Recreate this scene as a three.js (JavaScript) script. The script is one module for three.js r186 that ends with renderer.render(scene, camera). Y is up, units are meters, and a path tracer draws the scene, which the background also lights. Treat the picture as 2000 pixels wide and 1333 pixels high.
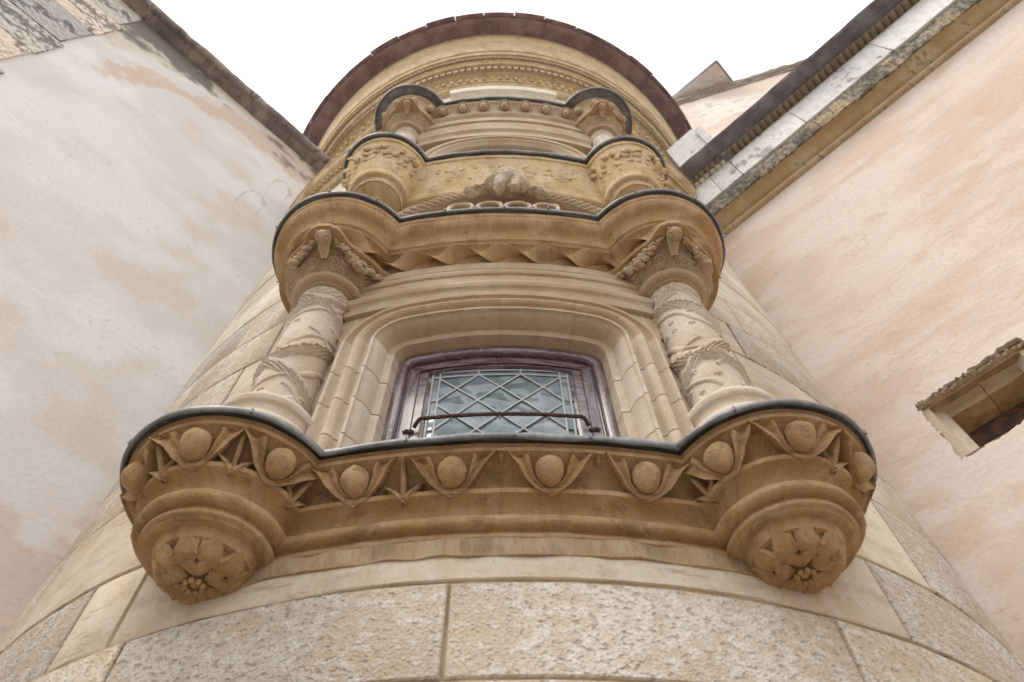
import * as THREE from 'three';
import { mergeGeometries, toCreasedNormals } from 'three/addons/utils/BufferGeometryUtils.js';
import { ImprovedNoise } from 'three/addons/math/ImprovedNoise.js';

/* ---------------------------------------------------------------- camera, sky, sun, exposure */
const EYE = 1.6;                       // heights written "h" below are measured from the eye
const scene = new THREE.Scene();
const camera = new THREE.PerspectiveCamera(53.13, 1.5, 0.05, 600);
camera.position.set(0.098, EYE, 3.123);
{ // level heading along -z, looking up 60 degrees, two degrees of roll
  const up = new THREE.Vector3(-28 / 1333, 771.5 / 1333, -1).normalize();
  const fw = new THREE.Vector3(0, 0, -1);
  const h = fw.clone().addScaledVector(up, -fw.dot(up)).normalize();
  const rt = new THREE.Vector3().crossVectors(h, up);
  const m = new THREE.Matrix4().makeBasis(
    new THREE.Vector3(rt.x, up.x, -h.x), new THREE.Vector3(rt.y, up.y, -h.y), new THREE.Vector3(rt.z, up.z, -h.z));
  camera.quaternion.setFromRotationMatrix(m);
}
camera.focus = 2.35; camera.userData.fStop = 3.2;

const skyW = 64, skyH = 32, skyData = new Float32Array(skyW * skyH * 4);
for (let j = 0; j < skyH; j++) {
  const el = Math.max(0, Math.sin(((j + 0.5) / skyH - 0.5) * Math.PI));
  const L = 0.62 + 0.38 * el;          // overcast: zenith a little brighter than the horizon
  for (let i = 0; i < skyW; i++) skyData.set([L * 0.97, L * 0.985, L * 1.0, 1], (j * skyW + i) * 4);
}
const sky = new THREE.DataTexture(skyData, skyW, skyH, THREE.RGBAFormat, THREE.FloatType);
sky.mapping = THREE.EquirectangularReflectionMapping; sky.magFilter = sky.minFilter = THREE.LinearFilter; sky.needsUpdate = true;
scene.background = sky; scene.environment = sky;

const sun = new THREE.DirectionalLight(0xfff4e6, 1.0);
sun.position.set(-6, 14, 5); sun.castShadow = true; sun.shadow.radius = 45;
sun.shadow.mapSize.set(2048, 2048);
Object.assign(sun.shadow.camera, { left: -10, right: 10, top: 12, bottom: -6, near: 0.5, far: 50 });
scene.add(sun, sun.target);

const renderer = new THREE.WebGLRenderer({ antialias: true });
renderer.toneMapping = THREE.LinearToneMapping;
renderer.toneMappingExposure = 2.2;
renderer.shadowMap.enabled = true;

/* ---------------------------------------------------------------- helpers */
let seed = 7;
const rnd = () => { seed = (seed * 1664525 + 1013904223) >>> 0; return seed / 4294967296; };
const rr = (a, b) => a + (b - a) * rnd();
const clamp = (x, a = 0, b = 1) => Math.min(b, Math.max(a, x));
const sm = (a, b, x) => { const t = clamp((x - a) / (b - a)); return t * t * (3 - 2 * t); };
const lerp = (a, b, t) => a + (b - a) * t;
const rad = (d) => d * Math.PI / 180;
const perlin = new ImprovedNoise();
const n3 = (x, y, z) => perlin.noise(x + 31.7, y + 17.3, z + 5.9);

// tiling gradient noise for textures
const PERM = new Uint8Array(512), GX = new Float32Array(256), GY = new Float32Array(256);
{ const p = [...Array(256).keys()]; for (let i = 255; i > 0; i--) { const j = Math.floor(rnd() * (i + 1)); [p[i], p[j]] = [p[j], p[i]]; }
  for (let i = 0; i < 512; i++) PERM[i] = p[i & 255];
  for (let i = 0; i < 256; i++) { const a = rnd() * 6.2832; GX[i] = Math.cos(a); GY[i] = Math.sin(a); } }
function gn(x, y, px, py, s) {
  const xi = Math.floor(x), yi = Math.floor(y), fx = x - xi, fy = y - yi;
  const x0 = ((xi % px) + px) % px, x1 = (x0 + 1) % px, y0 = ((yi % py) + py) % py, y1 = (y0 + 1) % py;
  const u = fx * fx * fx * (fx * (fx * 6 - 15) + 10), v = fy * fy * fy * (fy * (fy * 6 - 15) + 10);
  const g = (a, b, dx, dy) => { const k = PERM[(PERM[(a + s * 37) & 255] + b) & 255]; return GX[k] * dx + GY[k] * dy; };
  const a = g(x0, y0, fx, fy), b = g(x1, y0, fx - 1, fy), c = g(x0, y1, fx, fy - 1), d = g(x1, y1, fx - 1, fy - 1);
  return 1.45 * ((a + (b - a) * u) * (1 - v) + (c + (d - c) * u) * v);
}
function fbm(u, v, fx, fy, oct, s) {        // u, v in 0..1; fx, fy whole numbers of cells
  let r = 0, a = 1, t = 0;
  for (let o = 0; o < oct; o++) { r += a * gn(u * fx, v * fy, fx, fy, s + o); t += a; a *= 0.55; fx *= 2; fy *= 2; }
  return r / t * 1.5;
}
const toS = (c) => c <= 0.0031308 ? 12.92 * c : 1.055 * Math.pow(c, 1 / 2.4) - 0.055;
// fn(u, v) -> [r, g, b, height] in linear colour; gives a colour map and a bump map
function bake(w, h, fn, tile = true) {
  const c = new Uint8Array(w * h * 4), b = new Uint8Array(w * h * 4);
  for (let j = 0; j < h; j++) for (let i = 0; i < w; i++) {
    const o = fn((i + 0.5) / w, (j + 0.5) / h), k = (j * w + i) * 4;
    for (let q = 0; q < 3; q++) c[k + q] = 255 * clamp(toS(clamp(o[q])));
    b[k] = b[k + 1] = b[k + 2] = 255 * clamp(o[3]); c[k + 3] = b[k + 3] = 255;
  }
  const mk = (d, srgb) => {
    const t = new THREE.DataTexture(d, w, h, THREE.RGBAFormat);
    t.wrapS = t.wrapT = tile ? THREE.RepeatWrapping : THREE.ClampToEdgeWrapping;
    t.magFilter = THREE.LinearFilter; t.minFilter = THREE.LinearMipmapLinearFilter; t.generateMipmaps = true;
    if (srgb) t.colorSpace = THREE.SRGBColorSpace; t.needsUpdate = true; return t;
  };
  return { map: mk(c, true), bumpMap: mk(b, false) };
}
const mix3 = (a, b, t) => [lerp(a[0], b[0], t), lerp(a[1], b[1], t), lerp(a[2], b[2], t)];
function mat(tex, bump, o = {}) {
  return new THREE.MeshStandardMaterial({ color: 0xffffff, roughness: 0.92, metalness: 0, side: THREE.DoubleSide, ...(tex ? { map: tex.map, bumpMap: tex.bumpMap, bumpScale: bump } : {}), ...o });
}
const tint = (m, r, g, b) => { const c = m.clone(); c.color = new THREE.Color().setRGB(r, g, b); return c; };

/* ---------------------------------------------------------------- materials */
// pitted limestone, one tile = 0.8 m
const tPitted = bake(1024, 1024, (u, v) => {
  const big = fbm(u, v, 3, 4, 3, 1), mid = fbm(u, v, 22, 30, 3, 5), fine = fbm(u, v, 110, 130, 2, 9);
  const pit = sm(0.2, 0.75, fbm(u, v, 44, 66, 3, 13) + 0.3 * big), pit2 = sm(0.35, 0.75, fbm(u, v, 100, 130, 2, 17));
  let c = mix3([0.51, 0.43, 0.335], [0.60, 0.54, 0.46], sm(-0.5, 0.5, big + 0.6 * mid));
  c = mix3(c, [0.53, 0.395, 0.26], 0.4 * sm(0.1, 0.7, fbm(u, v, 5, 6, 3, 21)));
  c = mix3(c, [0.66, 0.63, 0.59], 0.6 * sm(0.0, 0.7, mid + 0.3 * fine + 0.25 * big));
  c = mix3(c, [0.22, 0.185, 0.145], 0.46 * pit + 0.22 * pit2);
  return [...c.map((x) => x * (1 + 0.14 * fine)), 0.6 + 0.16 * mid + 0.14 * fine - 0.36 * pit - 0.18 * pit2];
});
// smooth dressed limestone with faint veins, one tile = 0.9 m
const tSmooth = bake(1024, 1024, (u, v) => {
  const big = fbm(u, v, 2, 3, 4, 31), fine = fbm(u, v, 70, 70, 2, 35), mid = fbm(u, v, 9, 12, 3, 39);
  const streak = sm(0.34, 0.62, fbm(u, v, 7, 40, 3, 43)) * sm(0.05, 0.5, fbm(u, v, 4, 5, 2, 47));
  const speck = sm(0.50, 0.66, fbm(u, v, 60, 80, 2, 51));
  let c = mix3([0.565, 0.475, 0.36], [0.62, 0.555, 0.455], sm(-0.5, 0.5, big + 0.4 * mid));
  c = mix3(c, [0.60, 0.46, 0.30], 0.4 * sm(0.1, 0.7, fbm(u, v, 4, 4, 3, 55)));
  c = mix3(c, [0.36, 0.30, 0.23], 0.7 * streak + 0.3 * speck); c = mix3(c, [0.44, 0.36, 0.265], 0.45 * sm(0.05, 0.55, fbm(u, v, 8, 16, 4, 57))); c = mix3(c, [0.66, 0.61, 0.53], 0.5 * sm(0.15, 0.6, fbm(u, v, 12, 9, 4, 59)));
  return [...c.map((x) => x * (1 + 0.06 * fine)), 0.6 + 0.12 * mid + 0.06 * fine - 0.12 * speck - 0.2 * streak];
});
// carved tan stone, one tile = 0.6 m
const tCarved = bake(1024, 1024, (u, v) => {
  const big = fbm(u, v, 3, 3, 4, 61), mid = fbm(u, v, 11, 11, 3, 65), fine = fbm(u, v, 80, 80, 2, 69);
  const speck = sm(0.5, 0.7, fbm(u, v, 48, 48, 2, 73)), damp = sm(0.18, 0.6, fbm(u, v, 6, 9, 4, 77));
  const run = sm(0.1, 0.5, fbm(u, v, 34, 3, 3, 87));
  let c = mix3([0.365, 0.245, 0.13], [0.445, 0.325, 0.205], sm(-0.5, 0.5, big));
  c = mix3(c, [0.42, 0.295, 0.215], 0.6 * sm(0, 0.6, fbm(u, v, 5, 5, 3, 81)));
  c = mix3(c, [0.225, 0.155, 0.09], 0.6 * damp + 0.3 * speck); c = mix3(c, [0.30, 0.19, 0.085], 0.35 * run); c = mix3(c, [0.50, 0.40, 0.30], 0.45 * sm(0.25, 0.6, fbm(u, v, 7, 7, 4, 85)));
  return [...c.map((x) => x * (1 + 0.08 * fine + 0.1 * mid)), 0.55 + 0.2 * mid + 0.1 * fine - 0.1 * speck];
});
// pale carved stone of shafts and jambs, one tile = 0.6 m
const tPale = bake(1024, 1024, (u, v) => {
  const big = fbm(u, v, 3, 3, 4, 91), mid = fbm(u, v, 12, 12, 3, 95), fine = fbm(u, v, 80, 80, 2, 99);
  const speck = sm(0.52, 0.68, fbm(u, v, 52, 52, 2, 103));
  let c = mix3([0.50, 0.40, 0.295], [0.575, 0.50, 0.405], sm(-0.45, 0.45, big));
  c = mix3(c, [0.55, 0.41, 0.31], 0.5 * sm(0.05, 0.6, fbm(u, v, 5, 5, 3, 107)));
  c = mix3(c, [0.32, 0.25, 0.18], 0.22 * speck);
  return [...c.map((x) => x * (1 + 0.06 * fine + 0.06 * mid)), 0.58 + 0.16 * mid + 0.08 * fine - 0.08 * speck];
});
const PIT = 1 / 0.8, SMO = 1 / 0.9, CAR = 1 / 0.6;
const mPitted = [mat(tPitted, 0.007), tint(mat(tPitted, 0.007), 0.95, 0.95, 0.95), tint(mat(tPitted, 0.006), 1.07, 1.05, 1.01)];
const mSmooth = [mat(tSmooth, 0.003), tint(mat(tSmooth, 0.003), 0.97, 0.95, 0.93), tint(mat(tSmooth, 0.003), 1.04, 1.04, 1.0)];
const mUpper = [tint(mat(tSmooth, 0.003), 1.1, 1.14, 1.17), tint(mat(tSmooth, 0.003), 1.05, 1.07, 1.08)];
const mCarved = tint(mat(tCarved, 0.005), 1.03, 0.93, 0.79), mCarvedDark = tint(mat(tCarved, 0.003), 0.86, 0.8, 0.78), mOchre = tint(mat(tCarved, 0.003), 1.4, 1.47, 1.42);
const mPale = mat(tPale, 0.003), mPaleWarm = tint(mat(tPale, 0.003), 0.86, 0.78, 0.68);
const mMortar = mat(tCarved, 0.004, { color: new THREE.Color().setRGB(1.0, 1.04, 1.05) });
const mOrangeMortar = new THREE.MeshStandardMaterial({ color: new THREE.Color().setRGB(0.52, 0.28, 0.12), roughness: 0.95, side: THREE.DoubleSide });
const tMetal = bake(512, 512, (u, v) => {
  const a = fbm(u, v, 6, 6, 4, 121), f = fbm(u, v, 60, 60, 2, 125);
  const c = mix3([0.15, 0.155, 0.165], [0.27, 0.275, 0.285], sm(-0.4, 0.6, a)); return [...c.map((x) => x * (1 + 0.15 * f)), 0.5 + 0.2 * a + 0.15 * f];
});
const mLead = mat(tMetal, 0.002, { roughness: 0.5, metalness: 0.25 });
const tPaint = bake(512, 512, (u, v) => {
  const a = fbm(u, v, 3, 14, 4, 131), f = fbm(u, v, 10, 90, 2, 135), chip = sm(0.42, 0.6, fbm(u, v, 14, 40, 3, 139));
  let c = mix3([0.105, 0.05, 0.062], [0.21, 0.165, 0.19], sm(-0.4, 0.6, a)); c = mix3(c, [0.4, 0.37, 0.39], 0.55 * chip);
  return [...c.map((x) => x * (1 + 0.12 * f)), 0.5 + 0.15 * f - 0.2 * chip];
});
const mPaint = new THREE.MeshPhysicalMaterial({ map: tPaint.map, bumpMap: tPaint.bumpMap, bumpScale: 0.0015, roughness: 0.38, clearcoat: 0.9, clearcoatRoughness: 0.33, side: THREE.DoubleSide });
const mCame = new THREE.MeshStandardMaterial({ color: new THREE.Color().setRGB(0.4, 0.41, 0.42), roughness: 0.5, metalness: 0.2 });
const tRust = bake(256, 256, (u, v) => { const a = fbm(u, v, 16, 16, 3, 141), b = fbm(u, v, 50, 50, 2, 145); const c = mix3([0.06, 0.035, 0.03], [0.16, 0.075, 0.05], sm(-0.3, 0.5, a)); return [...c, 0.5 + 0.3 * b]; });
const mRust = mat(tRust, 0.003, { roughness: 0.8 });
const tGlass = bake(512, 512, (u, v) => { const a = fbm(u, v, 6, 6, 4, 361), b = fbm(u, v, 40, 40, 3, 365), w = sm(0.35, 0.6, b + 0.4 * a); const c = mix3([0.62, 0.7, 0.74], [0.95, 0.97, 1], sm(-0.4, 0.5, a)); return [...mix3(c, [1, 1, 1], 0.6 * w), 0.5 + 0.5 * fbm(u, v, 5, 5, 2, 369)]; });
const mGlass = [[0.50, 0.57, 0.61], [0.44, 0.52, 0.57], [0.58, 0.62, 0.66], [0.40, 0.50, 0.50]].map((c, i) => new THREE.MeshPhysicalMaterial({
  color: new THREE.Color().setRGB(...c), map: tGlass.map, bumpMap: tGlass.bumpMap, bumpScale: 0.01, roughness: 0.05 + 0.02 * i, metalness: 0, transmission: 0.5, thickness: 0, ior: 1.52, side: THREE.DoubleSide }));
const mRoom = new THREE.MeshStandardMaterial({ color: new THREE.Color().setRGB(0.12, 0.12, 0.13), roughness: 0.95, side: THREE.DoubleSide });
const tTile = bake(512, 512, (u, v) => {
  const a = fbm(u, v, 4, 4, 4, 151), f = fbm(u, v, 50, 50, 2, 155), l = sm(0.3, 0.6, fbm(u, v, 9, 9, 3, 159));
  let c = mix3([0.155, 0.092, 0.09], [0.25, 0.165, 0.158], sm(-0.4, 0.5, a)); c = mix3(c, [0.2, 0.19, 0.18], 0.5 * l); return [...c.map((x) => x * (1 + 0.15 * f)), 0.5 + 0.2 * a + 0.1 * f];
});
const mTile = [tint(mat(tTile, 0.006), 1.5, 1.65, 1.85), tint(mat(tTile, 0.006), 1.3, 1.45, 1.7), tint(mat(tTile, 0.006), 1.7, 1.75, 1.85)];
const mSlab = tint(mat(tTile, 0.012), 1.25, 1.75, 1.95);

/* ---------------------------------------------------------------- geometry tools */
function grid(nu, nv, fn, uvScale = 1, closeU = false) {   // fn(i/nu, j/nv) -> [x, y, z, u, v]
  const pos = [], uv = [], idx = [];
  for (let j = 0; j <= nv; j++) for (let i = 0; i <= nu; i++) { const p = fn(i / nu, j / nv); pos.push(p[0], p[1], p[2]); uv.push((p[3] ?? 0) * uvScale, (p[4] ?? 0) * uvScale); }
  for (let j = 0; j < nv; j++) for (let i = 0; i < nu; i++) { const a = j * (nu + 1) + i, b = a + 1, c = a + nu + 1, d = c + 1; idx.push(a, b, d, a, d, c); }
  const g = new THREE.BufferGeometry();
  g.setAttribute('position', new THREE.Float32BufferAttribute(pos, 3)); g.setAttribute('uv', new THREE.Float32BufferAttribute(uv, 2)); g.setIndex(idx); g.computeVertexNormals();
  return g;
}
const flat = (g) => g.index ? g.toNonIndexed() : g;
function crease(g, deg = 32) { const f = flat(g); f.deleteAttribute('normal'); return toCreasedNormals(f, rad(deg)); }
function merge(list) {
  const l = list.map((g) => { const f = flat(g); if (!f.attributes.normal) f.computeVertexNormals(); for (const k of Object.keys(f.attributes)) if (!['position', 'normal', 'uv'].includes(k)) f.deleteAttribute(k); return f; });
  return mergeGeometries(l, false);
}
function rough(g, amp, freq) {               // hand-cut unevenness, the same at shared points
  const p = g.attributes.position;
  for (let i = 0; i < p.count; i++) {
    const x = p.getX(i), y = p.getY(i), z = p.getZ(i), a = x * freq, b = y * freq, c = z * freq;
    p.setXYZ(i, x + amp * n3(a, b, c), y + amp * n3(b + 9, c, a), z + amp * n3(c + 4, a, b));
  }
  g.computeVertexNormals(); return g;
}
function boxUV(g, s = 1) {
  const f = flat(g); f.computeVertexNormals(); const p = f.attributes.position, n = f.attributes.normal, uv = new Float32Array(p.count * 2);
  for (let i = 0; i < p.count; i += 3) {
    const ax = Math.abs(n.getX(i)), ay = Math.abs(n.getY(i)), az = Math.abs(n.getZ(i));
    for (let k = i; k < i + 3; k++) {
      const x = p.getX(k), y = p.getY(k), z = p.getZ(k);
      const [a, b] = ay > ax && ay > az ? [x, z] : ax > az ? [z, y] : [x, y];
      uv[k * 2] = a * s; uv[k * 2 + 1] = b * s;
    }
  }
  f.setAttribute('uv', new THREE.BufferAttribute(uv, 2)); return f;
}
function part(name, g, m, parent, label) {
  const o = new THREE.Mesh(g, m); o.name = name; o.castShadow = o.receiveShadow = true; parent.add(o);
  if (label) o.userData.label = label; return o;
}
function thing(name, label, category) { const o = new THREE.Group(); o.name = name; o.userData = { label, category }; scene.add(o); return o; }
function struct(name, g, m) { const o = part(name, g, m, scene); o.userData.kind = 'structure'; return o; }
const ell = (rx, ry, rz, x, y, z, w = 14, h = 10) => { const g = new THREE.SphereGeometry(1, w, h); g.scale(rx, ry, rz); g.translate(x, y, z); return g; };

/* ---------------------------------------------------------------- the courtyard ground */
const tGround = bake(512, 512, (u, v) => { const a = fbm(u, v, 6, 6, 4, 171), f = fbm(u, v, 60, 60, 2, 175); return [...mix3([0.17, 0.145, 0.115], [0.23, 0.195, 0.16], sm(-0.5, 0.5, a + 0.5 * f)), 0.5 + 0.3 * f]; });
{ const g = new THREE.CircleGeometry(300, 64); g.rotateX(-Math.PI / 2); const uv = g.attributes.uv; for (let i = 0; i < uv.count; i++) uv.setXY(i, uv.getX(i) * 400, uv.getY(i) * 400); struct('courtyard_ground', g, mat(tGround, 0.01)); }

/* ================================================================ the round tower */
const R = 2.0;
const tower = thing('round_tower', 'round limestone tower with two stacked carved window bays between two plastered walls', 'tower');
const PH_LOW = rad(1.7), PH_UP = rad(2.85);
const cyl = (r, phi, h) => [r * Math.sin(phi), h + EYE, r * Math.cos(phi)];

// mortar core behind the blocks, open at both windows
const OPEN = [[PH_LOW - rad(13.8), PH_LOW + rad(13.8), 1.26, 2.42], [PH_UP - rad(11), PH_UP + rad(11), 3.9, 4.62]];
{
  const ph = [], hs = [];
  for (let a = -180; a <= 180; a += 6) ph.push(rad(a));
  for (const o of OPEN) ph.push(o[0], o[1]);
  for (let h = -EYE; h <= 7.6; h += 0.35) hs.push(h);
  for (const o of OPEN) hs.push(o[2], o[3]);
  ph.sort((a, b) => a - b); hs.sort((a, b) => a - b);
  const gs = [];
  for (let i = 0; i < ph.length - 1; i++) for (let j = 0; j < hs.length - 1; j++) {
    const pm = (ph[i] + ph[i + 1]) / 2, hm = (hs[j] + hs[j + 1]) / 2;
    if (OPEN.some((o) => pm > o[0] && pm < o[1] && hm > o[2] && hm < o[3])) continue;
    gs.push(grid(1, 1, (u, v) => { const p = lerp(ph[i], ph[i + 1], u), h = lerp(hs[j], hs[j + 1], v); return [...cyl(R - 0.0062, p, h), p * R, h]; }, CAR));
  }
  part('mortar_bed', merge(gs), mMortar, tower);
  const cap = new THREE.CircleGeometry(R - 0.014, 48); cap.rotateX(-Math.PI / 2); cap.translate(0, 7.6 + EYE, 0); part('tower_ceiling', cap, mRoom, tower);
}

// ashlar blocks
function block(p0, p1, h0, h1, proud, scale, du, dv) {
  const b = 0.0035, g = 0.0042, back = R - 0.02;
  p0 += g / R; p1 -= g / R; h0 += g; h1 -= g;
  const n = Math.max(3, Math.ceil((p1 - p0) / rad(3.5)));
  const ps = [p0, p0 + b / R], hs = [h0, h0 + b, h1 - b, h1];
  for (let i = 1; i < n; i++) ps.push(lerp(p0 + b / R, p1 - b / R, i / n)); ps.push(p1 - b / R, p1);
  const pos = [], uv = [], idx = [], W = ps.length + 2, H = hs.length + 2;
  for (let j = 0; j < H; j++) for (let i = 0; i < W; i++) {
    const sk = i === 0 || j === 0 || i === W - 1 || j === H - 1, ii = clamp(i - 1, 0, ps.length - 1), jj = clamp(j - 1, 0, hs.length - 1);
    const edge = ii === 0 || jj === 0 || ii === ps.length - 1 || jj === hs.length - 1;
    const wob = 0.003 * n3(ps[ii] * 9, hs[jj] * 9, proud * 50);
    const r = sk ? back : edge ? R + proud - 0.0035 + wob : R + proud + wob, ju = edge ? 0.004 * n3(ps[ii] * 40, hs[jj] * 40, 3) / R : 0, jv = edge ? 0.004 * n3(hs[jj] * 40, ps[ii] * 40, 8) : 0;
    pos.push(...cyl(r, ps[ii] + ju, hs[jj] + jv)); uv.push((ps[ii] * R + du + (sk ? 0.02 : 0)) * scale, (hs[jj] + dv) * scale);
  }
  for (let j = 0; j < H - 1; j++) for (let i = 0; i < W - 1; i++) { const a = j * W + i; idx.push(a, a + 1, a + W + 1, a, a + W + 1, a + W); }
  const q = new THREE.BufferGeometry();
  q.setAttribute('position', new THREE.Float32BufferAttribute(pos, 3)); q.setAttribute('uv', new THREE.Float32BufferAttribute(uv, 2)); q.setIndex(idx);
  return crease(q, 40);
}
const COURSES = [-1.6, -1.27, -0.93, -0.6, -0.3, -0.02, 0.26, 0.52, 0.749, 0.966, 1.21, 1.57, 1.87, 2.2, 2.48, 2.79, 3.1, 3.42, 3.72, 4.02, 4.33, 4.66, 4.97];
const FIXED = { 7: { c: [-62, -40, -17, 9, 31, 62] }, 8: { c: [-62, -43, -24, -3.1, 21, 44, 62], t: 'rrrrrr' }, 9: { c: [-62, -47, -31, -25.6, 27.5, 46, 62], t: 'rrssrr' },
  10: { c: [-62, -43, -22, 22, 35, 62], t: 'rsssr' }, 11: { c: [-62, -36, -18, 18, 28, 44, 62], t: 'rrsssr' }, 12: { c: [-62, -48, -29, -16, 16, 26, 41, 62], t: 'rrssssr' }, 13: { c: [-62, -40, -26, -15, 15, 28, 62], t: 'rrsssr' }, 14: { c: [-62, -34, -17, 17, 31, 62], t: 'rrssr' } };
for (let k = 0; k < COURSES.length - 1; k++) {
  const h0 = COURSES[k], h1 = COURSES[k + 1]; let cuts = FIXED[k]?.c, ty = FIXED[k]?.t;
  if (!cuts) { cuts = [-62]; let a = -62 + rr(8, 17); while (a < 52) { cuts.push(a); a += rr(15, 24); } cuts.push(62); }
  for (let i = 0; i < cuts.length - 1; i++) {
    const p0 = rad(cuts[i]) + PH_LOW, p1 = rad(cuts[i + 1]) + PH_LOW, kind = ty ? ty[i] : h0 > 2.7 ? 'u' : rnd() < 0.6 ? 'r' : 's';
    // leave the block out where the window bay stands
    let a0 = p0, a1 = p1;
    const clear = (o) => { if (h1 > o[2] + 0.02 && h0 < o[3] - 0.02) { if (a0 > o[0] - 0.02 && a1 < o[1] + 0.02) a1 = a0; else { if (a0 > o[0] && a0 < o[1]) a0 = o[1]; if (a1 > o[0] && a1 < o[1]) a1 = o[0]; if (a0 < o[0] && a1 > o[1]) return [[a0, o[0]], [o[1], a1]]; } } return null; };
    let spans = null; for (const o of OPEN) spans = clear(o) || spans;
    for (const [q0, q1] of spans || [[a0, a1]]) {
      if (q1 - q0 < 0.02) continue;
      const m = kind === 'r' ? mPitted[Math.floor(rnd() * 3)] : kind === 'u' ? mUpper[Math.floor(rnd() * 2)] : mSmooth[Math.floor(rnd() * 3)];
      part('stone_block', block(q0, q1, h0, h1, rr(-0.003, 0.003) + (kind === 'r' ? 0.002 : 0), kind === 'r' ? PIT : SMO, rr(0, 3), rr(0, 3)), m, tower);
    }
  }
}

/* ---- plan of a bay: a bowed middle between two round lobes; s is the offset of a moulding from the lead edge */
function bay({ Rc, rho, pl, rl, ph, back = R - 0.045 }) {
  const rot = (x, z) => [x * Math.cos(ph) + z * Math.sin(ph), -x * Math.sin(ph) + z * Math.cos(ph)];
  const lobeC = (sgn) => { const [x, z] = rot(sgn * rho * Math.sin(pl), rho * Math.cos(pl)); return [x, z]; };
  const at = (zone, ang, s, h) => {          // zone C: ang = angle on the tower; zone L / R: ang = angle on the lobe, 0 = outward
    if (zone === 'C') { const r = Rc + s, [x, z] = rot(r * Math.sin(ang), r * Math.cos(ang)); return [x, h + EYE, z]; }
    const sg = zone === 'L' ? -1 : 1, r = rl + s, a = ang + sg * pl;
    const [x, z] = rot(sg * rho * Math.sin(pl) + r * Math.sin(a), rho * Math.cos(pl) + r * Math.cos(a)); return [x, h + EYE, z];
  };
  const limits = (s, bk = back) => {
    const R1 = Rc + s, r = Math.max(0.001, rl + s);
    const al = Math.acos(clamp((R1 * R1 + rho * rho - r * r) / (2 * R1 * rho), -1, 1)), pn = Math.acos(clamp((R1 * Math.cos(al) - rho) / r, -1, 1));
    const ae = Math.acos(clamp((bk * bk + rho * rho - r * r) / (2 * bk * rho), -1, 1)), pe = Math.acos(clamp((bk * Math.cos(ae) - rho) / r, -1, 1));
    return { c: pl - al, pn, pe };
  };
  const NL = 44, NC = 56;
  const outline = (s, h) => {
    const { c, pn, pe } = limits(s), o = [];
    for (let i = 0; i <= NL; i++) o.push(at('L', lerp(-pe, pn, i / NL), s, h));
    for (let i = 0; i <= NC; i++) o.push(at('C', lerp(-c, c, i / NC), s, h));
    for (let i = 0; i <= NL; i++) o.push(at('R', lerp(-pn, pe, i / NL), s, h));
    return o;
  };
  const sweep = (prof, uvs = CAR, amp = 0.0016) => {      // prof: [s, h] from the bottom up
    const rows = prof.map(([s, h]) => outline(s, h)), n = rows[0].length, len = [0], v = [0];
    const mid = rows[rows.length >> 1];
    for (let i = 1; i < n; i++) len.push(len[i - 1] + Math.hypot(mid[i][0] - mid[i - 1][0], mid[i][2] - mid[i - 1][2]));
    for (let j = 1; j < prof.length; j++) v.push(v[j - 1] + Math.hypot(prof[j][0] - prof[j - 1][0], prof[j][1] - prof[j - 1][1]));
    const g = grid(n - 1, prof.length - 1, (u, w) => { const i = Math.round(u * (n - 1)), j = Math.round(w * (prof.length - 1)); return [...rows[j][i], len[i], v[j]]; }, uvs);
    const f = flat(g); if (amp) rough(f, amp, 14); return crease(f, 34);
  };
  const sheet = (s, h) => {                    // flat cover from the outline back to the wall
    const o = outline(s, h), n = o.length - 1;
    return grid(n, 1, (u, v) => { const p = o[Math.round(u * n)]; if (v) return [p[0], p[1], p[2], p[0], p[2]]; const k = (R - 0.2) / Math.hypot(p[0], p[2]); return [p[0] * k, p[1], p[2] * k, p[0] * k, p[2] * k]; }, CAR);
  };
  return { at, limits, outline, sweep, sheet, lobeC, rot, pl, Rc, rl, rho };
}
const curve = (pts, n = 5) => {                // dense profile: plain points stay sharp, {to, via} bends
  const o = [];
  for (const p of pts) { if (Array.isArray(p)) o.push(p); else { const a = o[o.length - 1]; for (let i = 1; i <= n; i++) { const t = i / n; o.push([(1 - t) * (1 - t) * a[0] + 2 * t * (1 - t) * p.via[0] + t * t * p.to[0], (1 - t) * (1 - t) * a[1] + 2 * t * (1 - t) * p.via[1] + t * t * p.to[1]]); } } }
  return o;
};
function leadEdge(b, s, h, r, wave = 0.002) {   // rolled lead lip along a ledge, with its cover sheet
  const o = b.outline(s, h), n = o.length - 1, K = 8;
  const g = grid(n, K, (u, v) => {
    const i = Math.round(u * n), p = o[i], q = o[Math.max(0, i - 1)], w = o[Math.min(n, i + 1)]; let tx = w[0] - q[0], tz = w[2] - q[2]; const l = Math.hypot(tx, tz) || 1; tx /= l; tz /= l;
    const a = v * 2 * Math.PI, nx = -tz, nz = tx, rv = r * (1 + 0.35 * n3(p[0] * 16, 8, p[2] * 16)), c = Math.cos(a) * rv * 0.8 + 0.5 * wave * n3(p[0] * 9, 6, p[2] * 9), dy = Math.sin(a) * rv * 1.15 + 1.5 * wave * n3(p[0] * 7, 3, p[2] * 7);
    return [p[0] - nx * c, p[1] + dy, p[2] - nz * c, i * 0.02, v * 0.05];
  });
  return g;
}
function clips(b, s, h, size, parent, list) {
  for (const [z, a] of list) { const p = b.at(z, a, s, h), q = b.at(z, a, s + 0.05, h); const g = new THREE.BoxGeometry(size * 0.8, size * 2.4, size * 2); g.lookAt(new THREE.Vector3(q[0] - p[0], 0, q[2] - p[2])); g.translate(p[0], p[1], p[2]); part('clip', g, mLead, parent); }
}

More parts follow.
